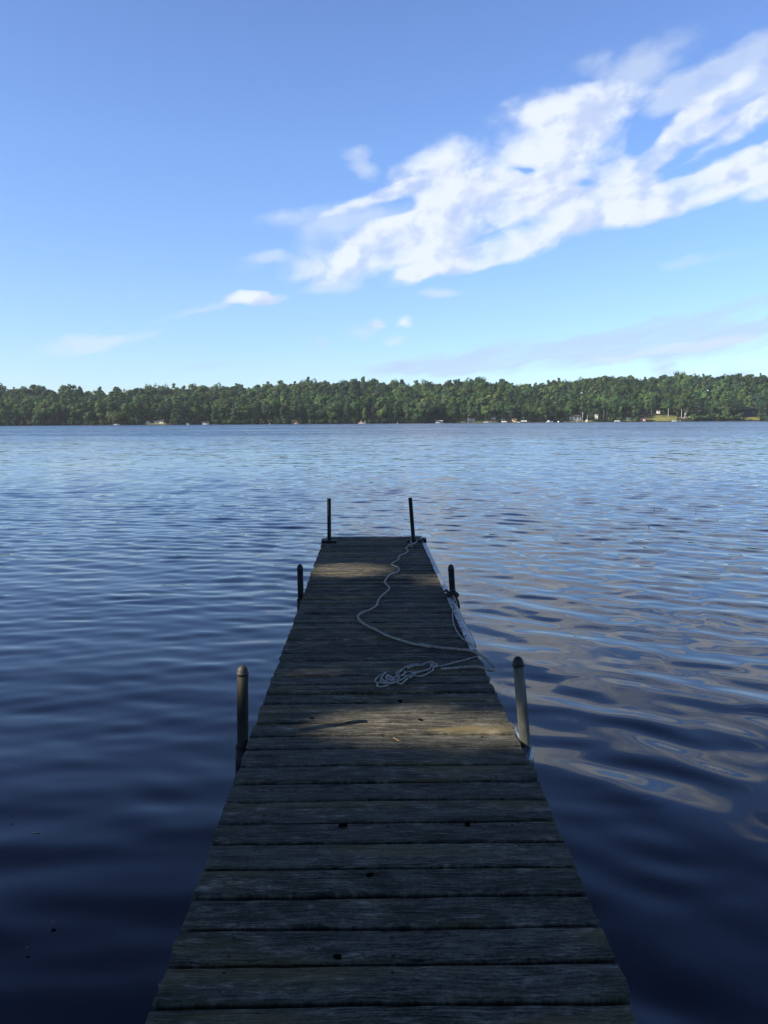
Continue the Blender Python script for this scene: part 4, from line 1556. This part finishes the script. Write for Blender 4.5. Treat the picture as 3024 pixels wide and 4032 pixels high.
pier('long grey pier between the pontoon boat and the green boathouse', 2443, 2466, 1658, mat='greygreen')
small_hull('canoe', 'white canoe resting on the lawn under a slim tree', 2615, 2634, 1644.5, 'hullwhite', 15, 'canoe')
small_hull('rowboat', 'pale yellow rowboat on the lawn right of the white canoe', 2640, 2648, 1646, 'canvas', 13, 'rowboat')
small_hull('rowboat', 'white rowboat drawn up at the left end of the brown terrace', 2650, 2663, 1647, 'hullwhite', 11, 'rowboat')
boat('motorboat', 'long white boat moored below the brown terrace', 2641, 2666, 1655, 1659.5, windshield=False)
boat('motorboat', 'short white boat with a dark hull right of the long white boat', 2668, 2683, 1655, 1659.5, hull='darkgrey', windshield=True)
pier('pale ramp running down the lawn to the water', 2565, 2588, 1655, t=.5, mat='stone')
pier('low pale pier at the far left end of the shore', -6, 12, 1672, mat='stone')
# terrace of brown timber walls
X, Y = shore_pt(2688, 8)
m_ = Y / F
root = empty('terrace', (X, Y, 0), 'brown stepped timber terrace with pale stones under the white birches', 'terrace')
for k in range(3):
    zz = at_y(2688, 1655 - k * 4.5, Y + k * 2.2).z
    f = MB()
    f.bevel_box((X + (k - 1) * .6, Y + k * 2.2 + 1.5, zz - .8), ((44 - k * 6) * m_, 3.0, 2.2), .1)
    f.build('retaining_wall', MAT['brown'], root, (X, Y, 0))
f = MB()
R_ = random.Random(3)
for k in range(16):
    px_ = 2666 + k * 3
    zz = at_y(px_, 1650 - R_.uniform(0, 9), Y - 1).z
    f.lathe((((px_ - 1512) / F * Y), Y - .8 + R_.uniform(-.4, .2), zz - .3), (R_.uniform(-.2, .2), R_.uniform(-.2, .2), 1), [(.25, 0), (.5, .15), (.45, .4), (.15, .55)], 7)
f.build('stones', MAT['stone'], root, (X, Y, 0))

# ------------------------------------------------------------------ trees of the far shore
def leaf_quads(centers, normals, size, R, elong=1.0):
    n = len(centers)
    a = R.normal(size=(n, 3))
    nn = normals / np.maximum(np.linalg.norm(normals, axis=1, keepdims=True), 1e-6)
    a = a - nn * np.sum(a * nn, 1, keepdims=True)
    a /= np.maximum(np.linalg.norm(a, axis=1, keepdims=True), 1e-6)
    b = np.cross(nn, a)
    s = (size * R.uniform(.6, 1.35, n))[:, None] if np.isscalar(size) else (size * R.uniform(.6, 1.35, n))[:, None]
    p0 = centers - a * s * elong - b * s * .15
    p1 = centers + b * s * .75 + nn * s * .12
    p2 = centers + a * s * elong + b * s * .1
    p3 = centers - b * s * .75 - nn * s * .12
    V = np.stack([p0, p1, p2, p3], 1).reshape(-1, 3)
    return V


def crown_points(kind, h, w, R, n):
    """returns centres, normals of leaf clumps"""
    C, N = [], []
    if kind in ('round', 'birch', 'spread', 'bush', 'poplar'):
        z0 = {'round': .10, 'birch': .32, 'spread': .12, 'bush': .0, 'poplar': .04}[kind] * h
        nb = {'round': 20, 'birch': 17, 'spread': 24, 'bush': 12, 'poplar': 19}[kind]
        cz, rz = (h + z0) / 2, (h - z0) / 2
        for _ in range(nb):
            d = R.normal(size=3); d /= np.linalg.norm(d)
            rr = R.uniform(.45, .86)
            k = 1.0
            c = np.array([d[0] * w / 2 * rr, d[1] * w / 2 * rr, cz + d[2] * rz * rr])
            if kind in ('round', 'spread') and d[2] < -.2: c[:2] *= 1.12
            if kind in ('birch', 'poplar'):
                tz = (c[2] - z0) / (h - z0)
                c[:2] *= (1.15 - .75 * tz)
            br = w * (R.uniform(.15, .25)) * (1.0 if kind not in ('birch', 'poplar') else 1.05)
            m = n // nb
            q = R.normal(size=(m, 3)); q /= np.linalg.norm(q, axis=1, keepdims=True)
            q *= (R.uniform(.3, 1.0, (m, 1))) ** .5
            pts = c + q * np.array([br, br, br * .8])
            C.append(pts)
            N.append(q * 1.1 + np.array([0, 0, .35]) + R.normal(size=(m, 3)) * .38 + d * .5)
    else:
        z0 = .12 * h if kind == 'pine' else .05 * h
        nl = 10 if kind == 'pine' else 13
        for L in range(nl):
            tz = L / (nl - 1)
            zc = z0 + (h - z0) * (tz ** .95) * .97
            if kind == 'pine':
                rad = w / 2 * (1 - tz) ** .55 * R.uniform(.75, 1.1) * (.75 if L == 0 else 1)
            else:
                rad = w / 2 * (1 - tz) ** .9 * R.uniform(.88, 1.08)
            rad = max(rad, .45)
            nb = int(R.integers(5, 8))
            a0 = R.uniform(0, 6.28)
            for k in range(nb):
                an = a0 + 2 * PI * k / nb + R.normal(0, .2)
                rl = rad * R.uniform(.65, 1.1)
                m = max(4, n // (nl * nb))
                t = R.uniform(.15, 1.0, m) ** .7
                lift_ = (.10 if kind == 'pine' else -.22) * rl
                pts = np.stack([np.cos(an) * rl * t, np.sin(an) * rl * t, zc + lift_ * t + 0 * t], 1)
                pts += R.normal(size=(m, 3)) * np.array([.22, .22, .12]) * max(rl * .55, .6)
                C.append(pts)
                N.append(np.tile([0, 0, 1.0], (m, 1)) + R.normal(size=(m, 3)) * .45)
    return np.concatenate(C), np.concatenate(N)


KINDS = {  # base height, width
    'round': (16.5, 11.0), 'birch': (17.0, 7.0), 'poplar': (18.0, 6.0), 'pine': (20.0, 9.5), 'spruce': (17.0, 6.5), 'spread': (10.0, 15.0), 'bush': (3.6, 4.2)}


def proto_meshes(kind, seed, n, size):
    R = np.random.default_rng(seed)
    h, w = KINDS[kind]
    c, nn = crown_points(kind, h, w, R, n)
    V = leaf_quads(c, nn, size, R)
    Fq = np.arange(len(V)).reshape(-1, 4)
    return V, Fq


def trunk_mesh(kind, seed):
    R = random.Random(seed)
    h, w = KINDS[kind]
    f = MB()
    r = {'round': .28, 'birch': .2, 'poplar': .2, 'pine': .3, 'spruce': .22, 'spread': .35, 'bush': .06}[kind]
    lean = (R.uniform(-.02, .02) * h, R.uniform(-.02, .02) * h)
    pts = [(lean[0] * t ** 2, lean[1] * t ** 2, -1.0 + t * (h * .9 + 1)) for t in (0, .15, .4, .7, 1)]
    f.tube(pts, [r * 1.25, r, r * .8, r * .5, r * .12], 7)
    if kind != 'bush':
        for k in range(7):
            t = R.uniform(.35, .8)
            an = R.uniform(0, 6.28)
            b = Vector((lean[0] * t * t, lean[1] * t * t, t * h * .9))
            L = w * .36 * (1 - t * .4)
            e = b + Vector((math.cos(an) * L, math.sin(an) * L, L * (.7 if kind not in ('pine', 'spruce') else .1)))
            f.tube([b, b.lerp(e, .5) + Vector((0, 0, .15 * L * .3)), e], [r * .4, r * .25, r * .08], 5)
    return f


PROTO = {}


def proto(kind, var):
    key = (kind, var)
    if key in PROTO: return PROTO[key]
    n = {'round': 2200, 'birch': 1400, 'poplar': 1500, 'pine': 1900, 'spruce': 1700, 'spread': 2200, 'bush': 450}[kind]
    sz = {'round': .48, 'birch': .42, 'poplar': .42, 'pine': .42, 'spruce': .38, 'spread': .46, 'bush': .30}[kind]
    V, Fq = proto_meshes(kind, 100 + var * 17 + sum(map(ord, kind)), n, sz)
    oc = np_mesh('crown', V, Fq, MAT['leaf'])
    me_c = oc.data
    bpy.data.objects.remove(oc)
    ot = trunk_mesh(kind, var * 5 + 1).build('trunk', MAT['birch'] if kind == 'birch' else MAT['bark'], None, (0, 0, 0), True)
    me_t = ot.data
    bpy.data.objects.remove(ot)
    if kind == 'birch' and var < 2: me_t.materials[0] = MAT['palebark']
    PROTO[key] = (me_c, me_t)
    return PROTO[key]


TINT = {'dark green': (.036, .080, .038), 'mid green': (.060, .122, .044), 'yellow-green': (.105, .165, .048), 'blue-green': (.036, .080, .054), 'olive green': (.084, .122, .048), 'bright green': (.092, .178, .054)}
KP = {'round': 'leafy tree', 'birch': 'slim birch', 'poplar': 'narrow tree', 'pine': 'layered pine', 'spruce': 'pointed conifer', 'spread': 'spreading tree', 'bush': 'leafy bush'}
NM = {'round': 'leafy_tree', 'birch': 'birch_tree', 'poplar': 'upright_tree', 'pine': 'pine_tree', 'spruce': 'conifer_tree', 'spread': 'spreading_tree', 'bush': 'bush'}
LM = [(4, 'the far-left pier'), (468, 'the white motorboat'), (590, 'the small pale shed'), (632, 'the long white cabin'), (747, 'the raised-bow runabout'), (816, 'the dark-roofed lift'), (1067, 'the tiny white float'), (1172, 'the red-brown-cabined boat'),
      (1424, 'the white raft'), (1566, 'the white stick buoy'), (1731, 'the white-topped lift'), (1857, 'the white cottage'), (1943, 'the red-brown boathouse'), (2025, 'the yellow boathouse'), (2061, 'the white boat lift'), (2157, 'the two speedboats'), (2260, 'the grey lake house'), (2346, 'the white house end'),
      (2429, 'the pontoon boat'), (2474, 'the green boathouse'), (2529, 'the red boathouse'), (2624, 'the lawn canoe'), (2688, 'the brown terrace'), (2737, 'the dark cabin'), (2946, 'the dark blue house')]
assert all(len(q[1].split()) <= 5 for q in LM)
SIZES = [('small', .70, .84), ('middling', .86, 1.02), ('tall', 1.04, 1.22)]
USED = {}
TREES = []      # (px, t) of individuals


def place_tree(kind, px, t, size, tint, rowtxt, label=None, lean=0.0, sc=None, group='trees along the far shore', var=None):
    X, Y = shore_pt(px, t)
    if sc is None:
        s_ = [q for q in SIZES if q[0] == size][0]
        sc = rng.uniform(s_[1], s_[2])
    row_bush = label is None
    if label is None:
        lm = min(LM, key=lambda a: abs(a[0] - px))
        dx = px - lm[0]
        side = 'behind' if abs(dx) < 14 else ('left of' if dx < 0 else 'right of')
        far = '' if abs(dx) < 60 else ('well ' if side != 'behind' else '')
        if abs(dx) > 130: far = 'far '
        label = f'{size} {tint} {KP[kind]} {rowtxt}, {far}{side} {lm[1]}'
        if label in USED: return None
    USED[label] = 1
    me_c, me_t = proto(kind, rng.randrange(2) if var is None else var)
    z = ground_z(X, Y)
    root = empty(NM[kind], (X, Y, z), label, 'bush' if kind == 'bush' else 'tree', group if kind != 'bush' else 'bushes along the far shore')
    root.rotation_euler = (0, lean, rng.uniform(0, 6.28))
    if kind == 'bush' and row_bush: sc *= 1.25
    root.scale = (sc * rng.uniform(.9, 1.12), sc * rng.uniform(.9, 1.12), sc)
    c = bpy.data.objects.new('crown', me_c)
    COL.objects.link(c)
    c.parent = root
    k = rng.uniform(.85, 1.15)
    tc = TINT[tint]
    c.color = (tc[0] * k * rng.uniform(.92, 1.1), tc[1] * k, tc[2] * k * rng.uniform(.9, 1.1), 1)
    tr = bpy.data.objects.new('stem' if kind == 'bush' else 'trunk', me_t)
    COL.objects.link(tr)
    tr.parent = root
    TREES.append((px, t, X, Y))
    return root


# trees one can name
place_tree('spread', 460, 3, 'tall', 'olive green', '', 'broad olive tree spreading low over the white motorboat on the left', sc=1.0)
place_tree('pine', 612, 16, 'tall', 'dark green', '', 'dark layered pine rising left of the long white cabin', sc=1.05)
place_tree('pine', 1728, 5, 'tall', 'dark green', '', 'bushy dark pine directly behind the white-topped boat lift', sc=.85)
place_tree('pine', 1015, 4, 'tall', 'dark green', '', 'large dark pine with drooping layers left of the tiny white float', sc=1.0)
place_tree('pine', 1150, 4, 'tall', 'dark green', '', 'tall dark pine over the boat with the red-brown cabin', sc=1.15)
place_tree('pine', 2735, 20, 'tall', 'dark green', '', 'great dark pine standing before the dark cabin, right of the terrace', sc=1.25)
place_tree('pine', 2880, 22, 'tall', 'blue-green', '', 'dark blue-green pine left of the dark blue house, with drooping tiers', sc=1.25)
place_tree('pine', 2912, 20, 'tall', 'blue-green', '', 'dark pine nearest to the left wall of the dark blue house', sc=1.15)
place_tree('pine', 3008, 8, 'tall', 'blue-green', '', 'big dark pine at the right end of the shore', sc=1.3)
place_tree('spruce', 2984, 10, 'tall', 'bright green', '', 'light green feathery conifer right of the dark blue house', sc=1.1)
place_tree('spruce', 2486, 2.5, 'small', 'dark green', '', 'little pointed dark conifer touching the green boathouse', sc=.27)
place_tree('birch', 1838, 3, 'tall', 'yellow-green', '', 'leaning white birch with a yellow-green crown before the white cottage', lean=-.42, var=2, sc=.9)
place_tree('birch', 2678, 9, 'tall', 'olive green', '', 'straight white birch at the left of the terrace, trunk bare to the crown', var=2, sc=1.15)
place_tree('birch', 2688, 9, 'tall', 'olive green', '', 'white birch leaning left across its neighbour on the brown terrace', lean=-.30, var=2, sc=1.1)
place_tree('birch', 2691, 9.5, 'tall', 'mid green', '', 'upright white birch at the right of the crossing pair on the terrace', var=2, sc=1.2)
place_tree('birch', 2291, 5, 'tall', 'mid green', '', 'white birch close to the right wall of the grey lake house', var=2, sc=1.05)
place_tree('birch', 2308, 5, 'tall', 'mid green', '', 'white birch leaning slightly over the square-covered motorboat', lean=-.12, var=2, sc=1.1)
place_tree('birch', 2339, 14, 'tall', 'olive green', '', 'pale birch at the left corner of the white house end', sc=1.1)
place_tree('birch', 2355, 14, 'tall', 'olive green', '', 'pale birch at the right corner of the white house end', sc=1.15)
place_tree('birch', 2560, 17, 'tall', 'dark green', '', 'two-stemmed looking pale birch at the top of the lawn', sc=1.0)
place_tree('birch', 2626, 16, 'tall', 'mid green', '', 'slim birch with a pale trunk standing behind the white canoe', var=2, sc=.95)
place_tree('poplar', 2440, 4, 'tall', 'bright green', '', 'bright green tree hanging over the grassy bank left of the green boathouse', sc=.8)
place_tree('round', 2500, 3.5, 'small', 'mid green', '', 'leafy green tree between the green and the red boathouse', sc=.72)
place_tree('poplar', 845, 2, 'small', 'bright green', '', 'bright green small tree right of the dark-roofed lift', sc=.6)
place_tree('poplar', 1438, 3, 'small', 'yellow-green', '', 'yellow-green tree arching over the green-canopied boat', sc=.75)
place_tree('poplar', 1795, 5, 'tall', 'yellow-green', '', 'light yellow-green tree left of the leaning birch', sc=.8)
for k, px in enumerate((2726, 2740, 2752, 2768, 2784, 2799, 2815, 2830, 2846, 2862, 2878, 2893, 2905)):
    place_tree('bush', px + rng.uniform(-3, 3), rng.uniform(1.5, 6), 'tall', rng.choice(['mid green', 'olive green', 'bright green']), '', None if False else
               ['leafy bush nearest the brown terrace in the waterside row', 'second bush from the terrace in the waterside row', 'third bush from the terrace in the waterside row', 'fourth bush from the terrace in the waterside row', 'fifth bush from the terrace in the waterside row',
                'sixth bush from the terrace in the waterside row', 'middle bush of the waterside row below the pines', 'sixth bush from the lawn in the waterside row', 'fifth bush from the lawn in the waterside row', 'fourth bush from the lawn in the waterside row', 'third bush from the lawn in the waterside row',
                'second bush from the right hand lawn in the waterside row', 'last bush of the waterside row, beside the right hand lawn'][k], sc=rng.uniform(1.3, 2.2))

# clearings: px range and depth range kept free of trees
CLEAR = [(575, 662, -5, 12), (436, 500, -5, 8), (790, 835, -5, 3), (1700, 1765, -5, 7), (1810, 1880, -5, 16), (1925, 1960, -5, 10), (2005, 2040, -5, 8), (2226, 2300, -5, 17), (2300, 2320, -5, 9), (2333, 2360, -5, 30), (2448, 2496, -5, 8), (2512, 2548, -5, 8),
         (2540, 2645, -5, 27), (2640, 2712, -5, 20), (2712, 2765, 8, 42), (2910, 2986, -5, 38), (2716, 2912, -5, 9), (1408, 1432, -5, 5)]


def blocked(px, t, wpx):
    for a, b, c, d in CLEAR:
        if a - wpx < px < b + wpx and c < t < d: return True
    for q in TREES:
        pass
    return False


ROWS = [(2.5, 'at the waterline'), (8.5, 'in second row'), (16, 'in third row'), (25, 'in fourth row')]
cand = []
for ri, (t0, txt) in enumerate(ROWS):
    px = -15.0 + ri * 9
    while px < 3040:
        step = rng.uniform(24, 44) + (0, 0, 6, 10)[ri]
        cand.append((ri, px + rng.uniform(-5, 5), t0 + rng.uniform(-1.8, 2.8), txt))
        px += step
count = len([1 for _ in TREES])
named_bush = 13
rejected = []
for ri, px, t, txt in cand:
    if count >= 300: rejected.append((px, t)); continue
    u = rng.random()
    right = px > 1700
    if ri == 0: kind = 'round' if u < .34 else 'poplar' if u < .62 else 'pine' if u < .74 else 'birch' if u < .86 else 'spruce'
    else: kind = 'round' if u < .52 else 'poplar' if u < .72 else 'pine' if u < .82 else 'birch' if u < .94 else 'spruce'
    if blocked(px, t, 8 if ri < 2 else 4): continue
    if any(abs(q[0] - px) < 13 and abs(q[1] - t) < 4 for q in TREES): continue
    for _ in range(8):
        size = rng.choice(['small', 'middling', 'middling', 'tall']) if ri else rng.choice(['small', 'small', 'middling', 'tall'])
        if kind in ('pine', 'spruce'): tint = rng.choice(['dark green', 'dark green', 'blue-green'])
        else: tint = rng.choices(['mid green', 'dark green', 'olive green', 'yellow-green', 'bright green', 'blue-green'], [5, 4, 3, 2, 1, 1])[0]
        if place_tree(kind, px, t, size, tint, txt):
            count += 1
            break


# low bushes that close the waterline
px = 4.0
while px < 3020:
    if not blocked(px, 1.0, 3):
        for _ in range(8):
            if place_tree('bush', px, rng.uniform(.2, 1.6), rng.choice(['small', 'middling', 'tall']), rng.choice(['dark green', 'dark green', 'mid green', 'olive green', 'blue-green']), 'at the waterline', sc=None): break
    px += rng.uniform(22, 40)


# the rest of the wood up the hillside: one mass
def build_forest():
    R = np.random.default_rng(21)
    base = {}
    for kind, n, sz in (('round', 950, .72), ('poplar', 700, .62), ('pine', 800, .66), ('birch', 650, .62)):
        for var in range(3):
            base[(kind, var)] = proto_meshes(kind, 900 + var * 7 + n, n, sz)[0]
    Vs, Cs = [], []
    spots = []
    t = 34.0
    while t < 275:
        px = -1100.0 + R.uniform(0, 30)
        while px < 4100:
            spots.append((px + R.uniform(-9, 9), t + R.uniform(-4.5, 4.5)))
            px += R.uniform(26, 44)
        t += 11 if t < 120 else (13 if t < 190 else 8)
    for t in (3, 9, 17, 26):     # beyond the frame on both sides
        for side in (-1, 1):
            px = 18.0
            while px < 1080:
                spots.append((-px - 20 if side < 0 else 3044 + px, t + R.uniform(-2, 2)))
                px += R.uniform(26, 44)
    emer = [(2155, 190), (2195, 190), (1165, 190), (2332, 190), (2472, 195), (1435, 190), (2590, 195), (470, 190), (1880, 195), (2980, 190), (2760, 195), (940, 190)]
    spots += emer
    spots += [(p_, t_) for p_, t_ in rejected if not blocked(p_, t_, 6)]
    for px, t in spots:
        if blocked(px, t, 4): continue
        u = R.random()
        kind = 'round' if u < .62 else 'poplar' if u < .8 else 'pine' if u < .88 else 'birch'
        V = base[(kind, int(R.integers(3)))]
        if not -60 < px < 3084: V = V.reshape(-1, 4, 3)[::2].reshape(-1, 3)
        X, Y = shore_pt(px, t)
        sc = R.choice([R.uniform(.62, .85), R.uniform(.85, 1.25)], p=[.35, .65])
        if kind == 'pine' and t > 120: V = base[('round', int(R.integers(3)))]
        if t > 195: sc = sc * .94 if R.random() < .85 else sc * 1.18
        if (px, t) in emer:
            V = base[('poplar', int(R.integers(3)))]; sc = R.uniform(1.2, 1.38)
        a = R.uniform(0, 6.28)
        ca, sa = math.cos(a), math.sin(a)
        W = V * sc * np.array([R.uniform(.9, 1.15), R.uniform(.9, 1.15), 1])
        W = np.stack([W[:, 0] * ca - W[:, 1] * sa + X, W[:, 0] * sa + W[:, 1] * ca + Y, W[:, 2] + ground_z(X, Y)], 1)
        Vs.append(W)
        keys = ['mid green', 'dark green', 'olive green', 'yellow-green', 'bright green', 'blue-green']
        tint = keys[int(R.choice(6, p=[.32, .27, .18, .10, .05, .08]))]
        if kind == 'pine': tint = 'dark green'
        c = np.array(TINT[tint]) * R.uniform(.8, 1.2) * (1 + .16 * math.sin(px * .011 + t * .02) + .12 * math.sin(px * .031 - t * .03)) * (1.08 - .16 * min(t / 215, 1))
        Cs.append(np.tile(np.append(c, 1.0), (len(W), 1)))
    V = np.concatenate(Vs)
    C = np.concatenate(Cs)
    o = np_mesh('wooded_hillside', V, np.arange(len(V)).reshape(-1, 4), MAT['forest'], col=C)
    tag(o, 'dense mixed green forest covering the hillside behind the shore trees', 'forest', kind='stuff')


build_forest()


# ------------------------------------------------------------------ near bank with the trees that shade the dock
def build_bank():
    V, Fq = [], []
    nx, ny = 60, 50
    xs = np.linspace(-60, 40, nx)
    ys = np.linspace(-60, 12, ny)
    for y in ys:
        for x in xs:
            # distance inside the bank: left bank and the bank behind
            e = max((-9.0 - 1.2 * math.sin(y * .35)) - x - max(0, y - 2) * .35, -1.2 - .35 * math.sin(x * .6) - y)
            z = -1.2 if e < -2 else (e * .35 if e < 0 else .42 * (1 - math.exp(-e / 1.2)) + .05 * e)
            V.append((x, y, z + .04 * math.sin(x * 2.1) * math.cos(y * 1.7) * (e > 0)))
    for j in range(ny - 1):
        for i in range(nx - 1):
            Fq.append((j * nx + i, j * nx + i + 1, (j + 1) * nx + i + 1, (j + 1) * nx + i))
    o = np_mesh('bank', np.array(V), np.array(Fq), MAT['ground'], smooth=True)
    tag(o, kind='structure')


build_bank()


def in_dapple(q):
    """q: (n,2) deck-plane points"""
    keep = np.zeros(len(q), bool)
    for c, e1, e2 in DAP:
        d = q - c
        u = d @ e1 / (e1 @ e1)
        v = d @ e2 / (e2 @ e2)
        keep |= (u * u + v * v) < 1.0
    return keep


DAP = []
for (cx, cy, ex, ey, tilt) in ((1360, 2243, 195, 29, 0), (1725, 2284, 105, 26, 0), (1560, 2266, 90, 8, 0), (1700, 2858, 490, 84, -6), (2085, 2878, 170, 75, 0), (1230, 2640, 170, 30, -4), (1200, 2560, 70, 14, 0), (1500, 2116, 130, 9, 0), (1850, 2330, 60, 14, 0)):
    c = deck(cx, cy)
    a = deck(cx + ex, cy + tilt * ex / 100) - c
    b = deck(cx, cy - ey) - c
    DAP.append((np.array([c.x, c.y]), np.array([a.x, a.y]), np.array([b.x, b.y])))


def shade_tree(x, y, h, cr, cz, label, seed, nleaf):
    R = np.random.default_rng(seed)
    rr = random.Random(seed)
    root = empty('shore_tree', (x, y, .3), label, 'tree', 'tall trees on the near bank')
    O = Vector((x, y, .3))
    f = MB()
    tp = [Vector((x + rr.uniform(-.25, .25) * k, y + rr.uniform(-.25, .25) * k, -.3 + (h * .86) * k / 6)) for k in range(7)]
    f.tube(smooth_path(tp, .5), [.32 * (1 - .85 * i / 60) for i in range(61)][:len(smooth_path(tp, .5))] if len(smooth_path(tp, .5)) <= 61 else .25, 10)
    tips = []
    for k in range(16):
        t = rr.uniform(.4, .95)
        b = tp[min(6, int(t * 6))].copy()
        an = rr.uniform(0, 6.28)
        L = cr * rr.uniform(.5, .9)
        e = b + Vector((math.cos(an) * L, math.sin(an) * L, rr.uniform(.1, .6) * L))
        tst = np.array([tuple(b.lerp(e, i / 20)) for i in range(21)])
        sn = np.array(SUN)
        if in_dapple(tst[:, :2] - sn[:2] * ((tst[:, 2] - ZD) / sn[2])[:, None]).any(): continue
        f.tube([b, b.lerp(e, .5) + Vector((0, 0, .1 * L)), e], [.09, .055, .02], 6)
    f.build('trunk', MAT['bark'], root, O, True)
    # leaves in clumps through the crown
    nc = 280
    d = R.normal(size=(nc, 3)); d /= np.linalg.norm(d, axis=1, keepdims=True)
    cc = np.array([x, y, cz]) + d * (R.uniform(.1, 1, (nc, 1)) ** .45) * np.array([cr, cr, (h - cz)]) * .92
    idx = R.integers(0, nc, nleaf)
    q = R.normal(size=(nleaf, 3)) * np.array([.7, .7, .55])
    P = cc[idx] + q
    N = R.normal(size=(nleaf, 3)) + np.array([0, 0, .8])
    return root, O, P, N, R


def build_shade():
    specs = [(-15.5, .16, 15.5, 4.6, 9.3, 'tall leafy tree on the near left bank, closest to the dock head', 31, 46000),
             (-17.0, 3.4, 16.5, 4.8, 10.0, 'tall leafy tree on the near left bank, farthest out along the shore', 32, 46000),
             (-13.5, -4.2, 14.5, 4.6, 8.8, 'leafy tree behind the dock on the near left bank', 33, 46000),
             (-21.5, -2.7, 18.5, 5.0, 12.5, 'tallest leafy tree set back from the near left bank', 34, 40000),
             (-4.6, -5.2, 14.0, 4.8, 8.6, 'leafy tree straight behind the foot of the dock', 35, 40000),  # this and the next: unseen, set close to dim the near planks
             (4.2, -5.2, 15.0, 4.9, 9.0, 'leafy tree behind the dock, right of its foot', 36, 40000)]
    trees = [shade_tree(*s) for s in specs]
    sun = np.array(SUN)
    # extra leaves block stray sun on the dock; gaps are cut for the dapples
    cell = 0.06
    x0, x1, y0, y1 = -1.1, 1.9, 0.6, 11.4
    nx, ny = int((x1 - x0) / cell), int((y1 - y0) / cell)
    cnt = np.zeros((nx, ny))
    kept = []
    for root, O, P, N, R in trees:
        q = P[:, :2] - sun[:2] * ((P[:, 2] - ZD) / sun[2])[:, None]
        keep = ~in_dapple(q)
        P, N, q = P[keep], N[keep], q[keep]
        kept.append([root, O, P, N, R])
        ix = ((q[:, 0] - x0) / cell).astype(int)
        iy = ((q[:, 1] - y0) / cell).astype(int)
        ok = (ix >= 0) & (ix < nx) & (iy >= 0) & (iy < ny)
        np.add.at(cnt, (ix[ok], iy[ok]), 1)
    c3 = cnt.copy()
    c3[1:] += cnt[:-1]; c3[:-1] += cnt[1:]; c3[:, 1:] += cnt[:, :-1]; c3[:, :-1] += cnt[:, 1:]
    R0 = np.random.default_rng(77)
    gx, gy = np.nonzero(c3 < 7)
    q = np.stack([x0 + (gx + .5) * cell, y0 + (gy + .5) * cell], 1)
    q = q[~in_dapple(q)]
    extra = [[] for _ in trees]
    for p in q:
        opts = []
        for k, sp in enumerate(specs[:4]):
            tx, ty, h, cr, cz = sp[:5]
            for s_ in np.arange(8, 32, .5):
                pt = np.array([p[0], p[1], ZD]) + sun * s_
                e = (pt - np.array([tx, ty, cz])) / np.array([cr, cr, h - cz])
                if e @ e < 1.0: opts.append((k, pt))
        for _ in range(4 if opts else 0):
            k, pt = opts[int(R0.integers(len(opts)))]
            extra[k].append(pt + R0.normal(size=3) * .03)
    for k, (root, O, P, N, R) in enumerate(kept):
        if extra[k]:
            E = np.array(extra[k])
            P = np.concatenate([P, E])
            N = np.concatenate([N, np.tile(sun, (len(E), 1)) + R.normal(size=E.shape) * .5])
        V = leaf_quads(P, N, .10, R, 1.0) - np.array(O)
        o = np_mesh('crown', V, np.arange(len(V)).reshape(-1, 4), MAT['leaf'], parent=root)
        kk = R.uniform(.9, 1.1)
        o.color = (.045 * kk, .075 * kk, .027 * kk, 1)


build_shade()

# ------------------------------------------------------------------ the air
def build_haze():
    f = MB()
    f.box((0, 420, 99), (5200, 2000, 206))
    m = bpy.data.materials.new('lake_air')
    m.use_nodes = True
    m.node_tree.nodes.clear()
    T = NT(m.node_tree)
    out = T.n('ShaderNodeOutputMaterial')
    v = T.n('ShaderNodeVolumePrincipled')
    v.inputs['Color'].default_value = (.80, .90, 1.0, 1)
    v.inputs['Density'].default_value = HAZE
    v.inputs['Anisotropy'].default_value = 0.2
    T.link(v.outputs[0], out.inputs['Volume'])
    o = f.build('haze', m)
    tag(o, 'thin pale air over the whole lake', 'haze', kind='stuff')


if HAZE: build_haze()

# ------------------------------------------------------------------ view settings
SC.view_settings.view_transform = 'Standard'
SC.view_settings.look = 'None'
SC.view_settings.exposure = EXPOSURE
SC.view_settings.gamma = 1.0
SC.view_settings.use_curve_mapping = False
SC.render.engine = 'CYCLES'
SC.cycles.max_bounces = 6
SC.cycles.diffuse_bounces = 3
SC.cycles.glossy_bounces = 3
SC.cycles.transmission_bounces = 4
SC.cycles.transparent_max_bounces = 4
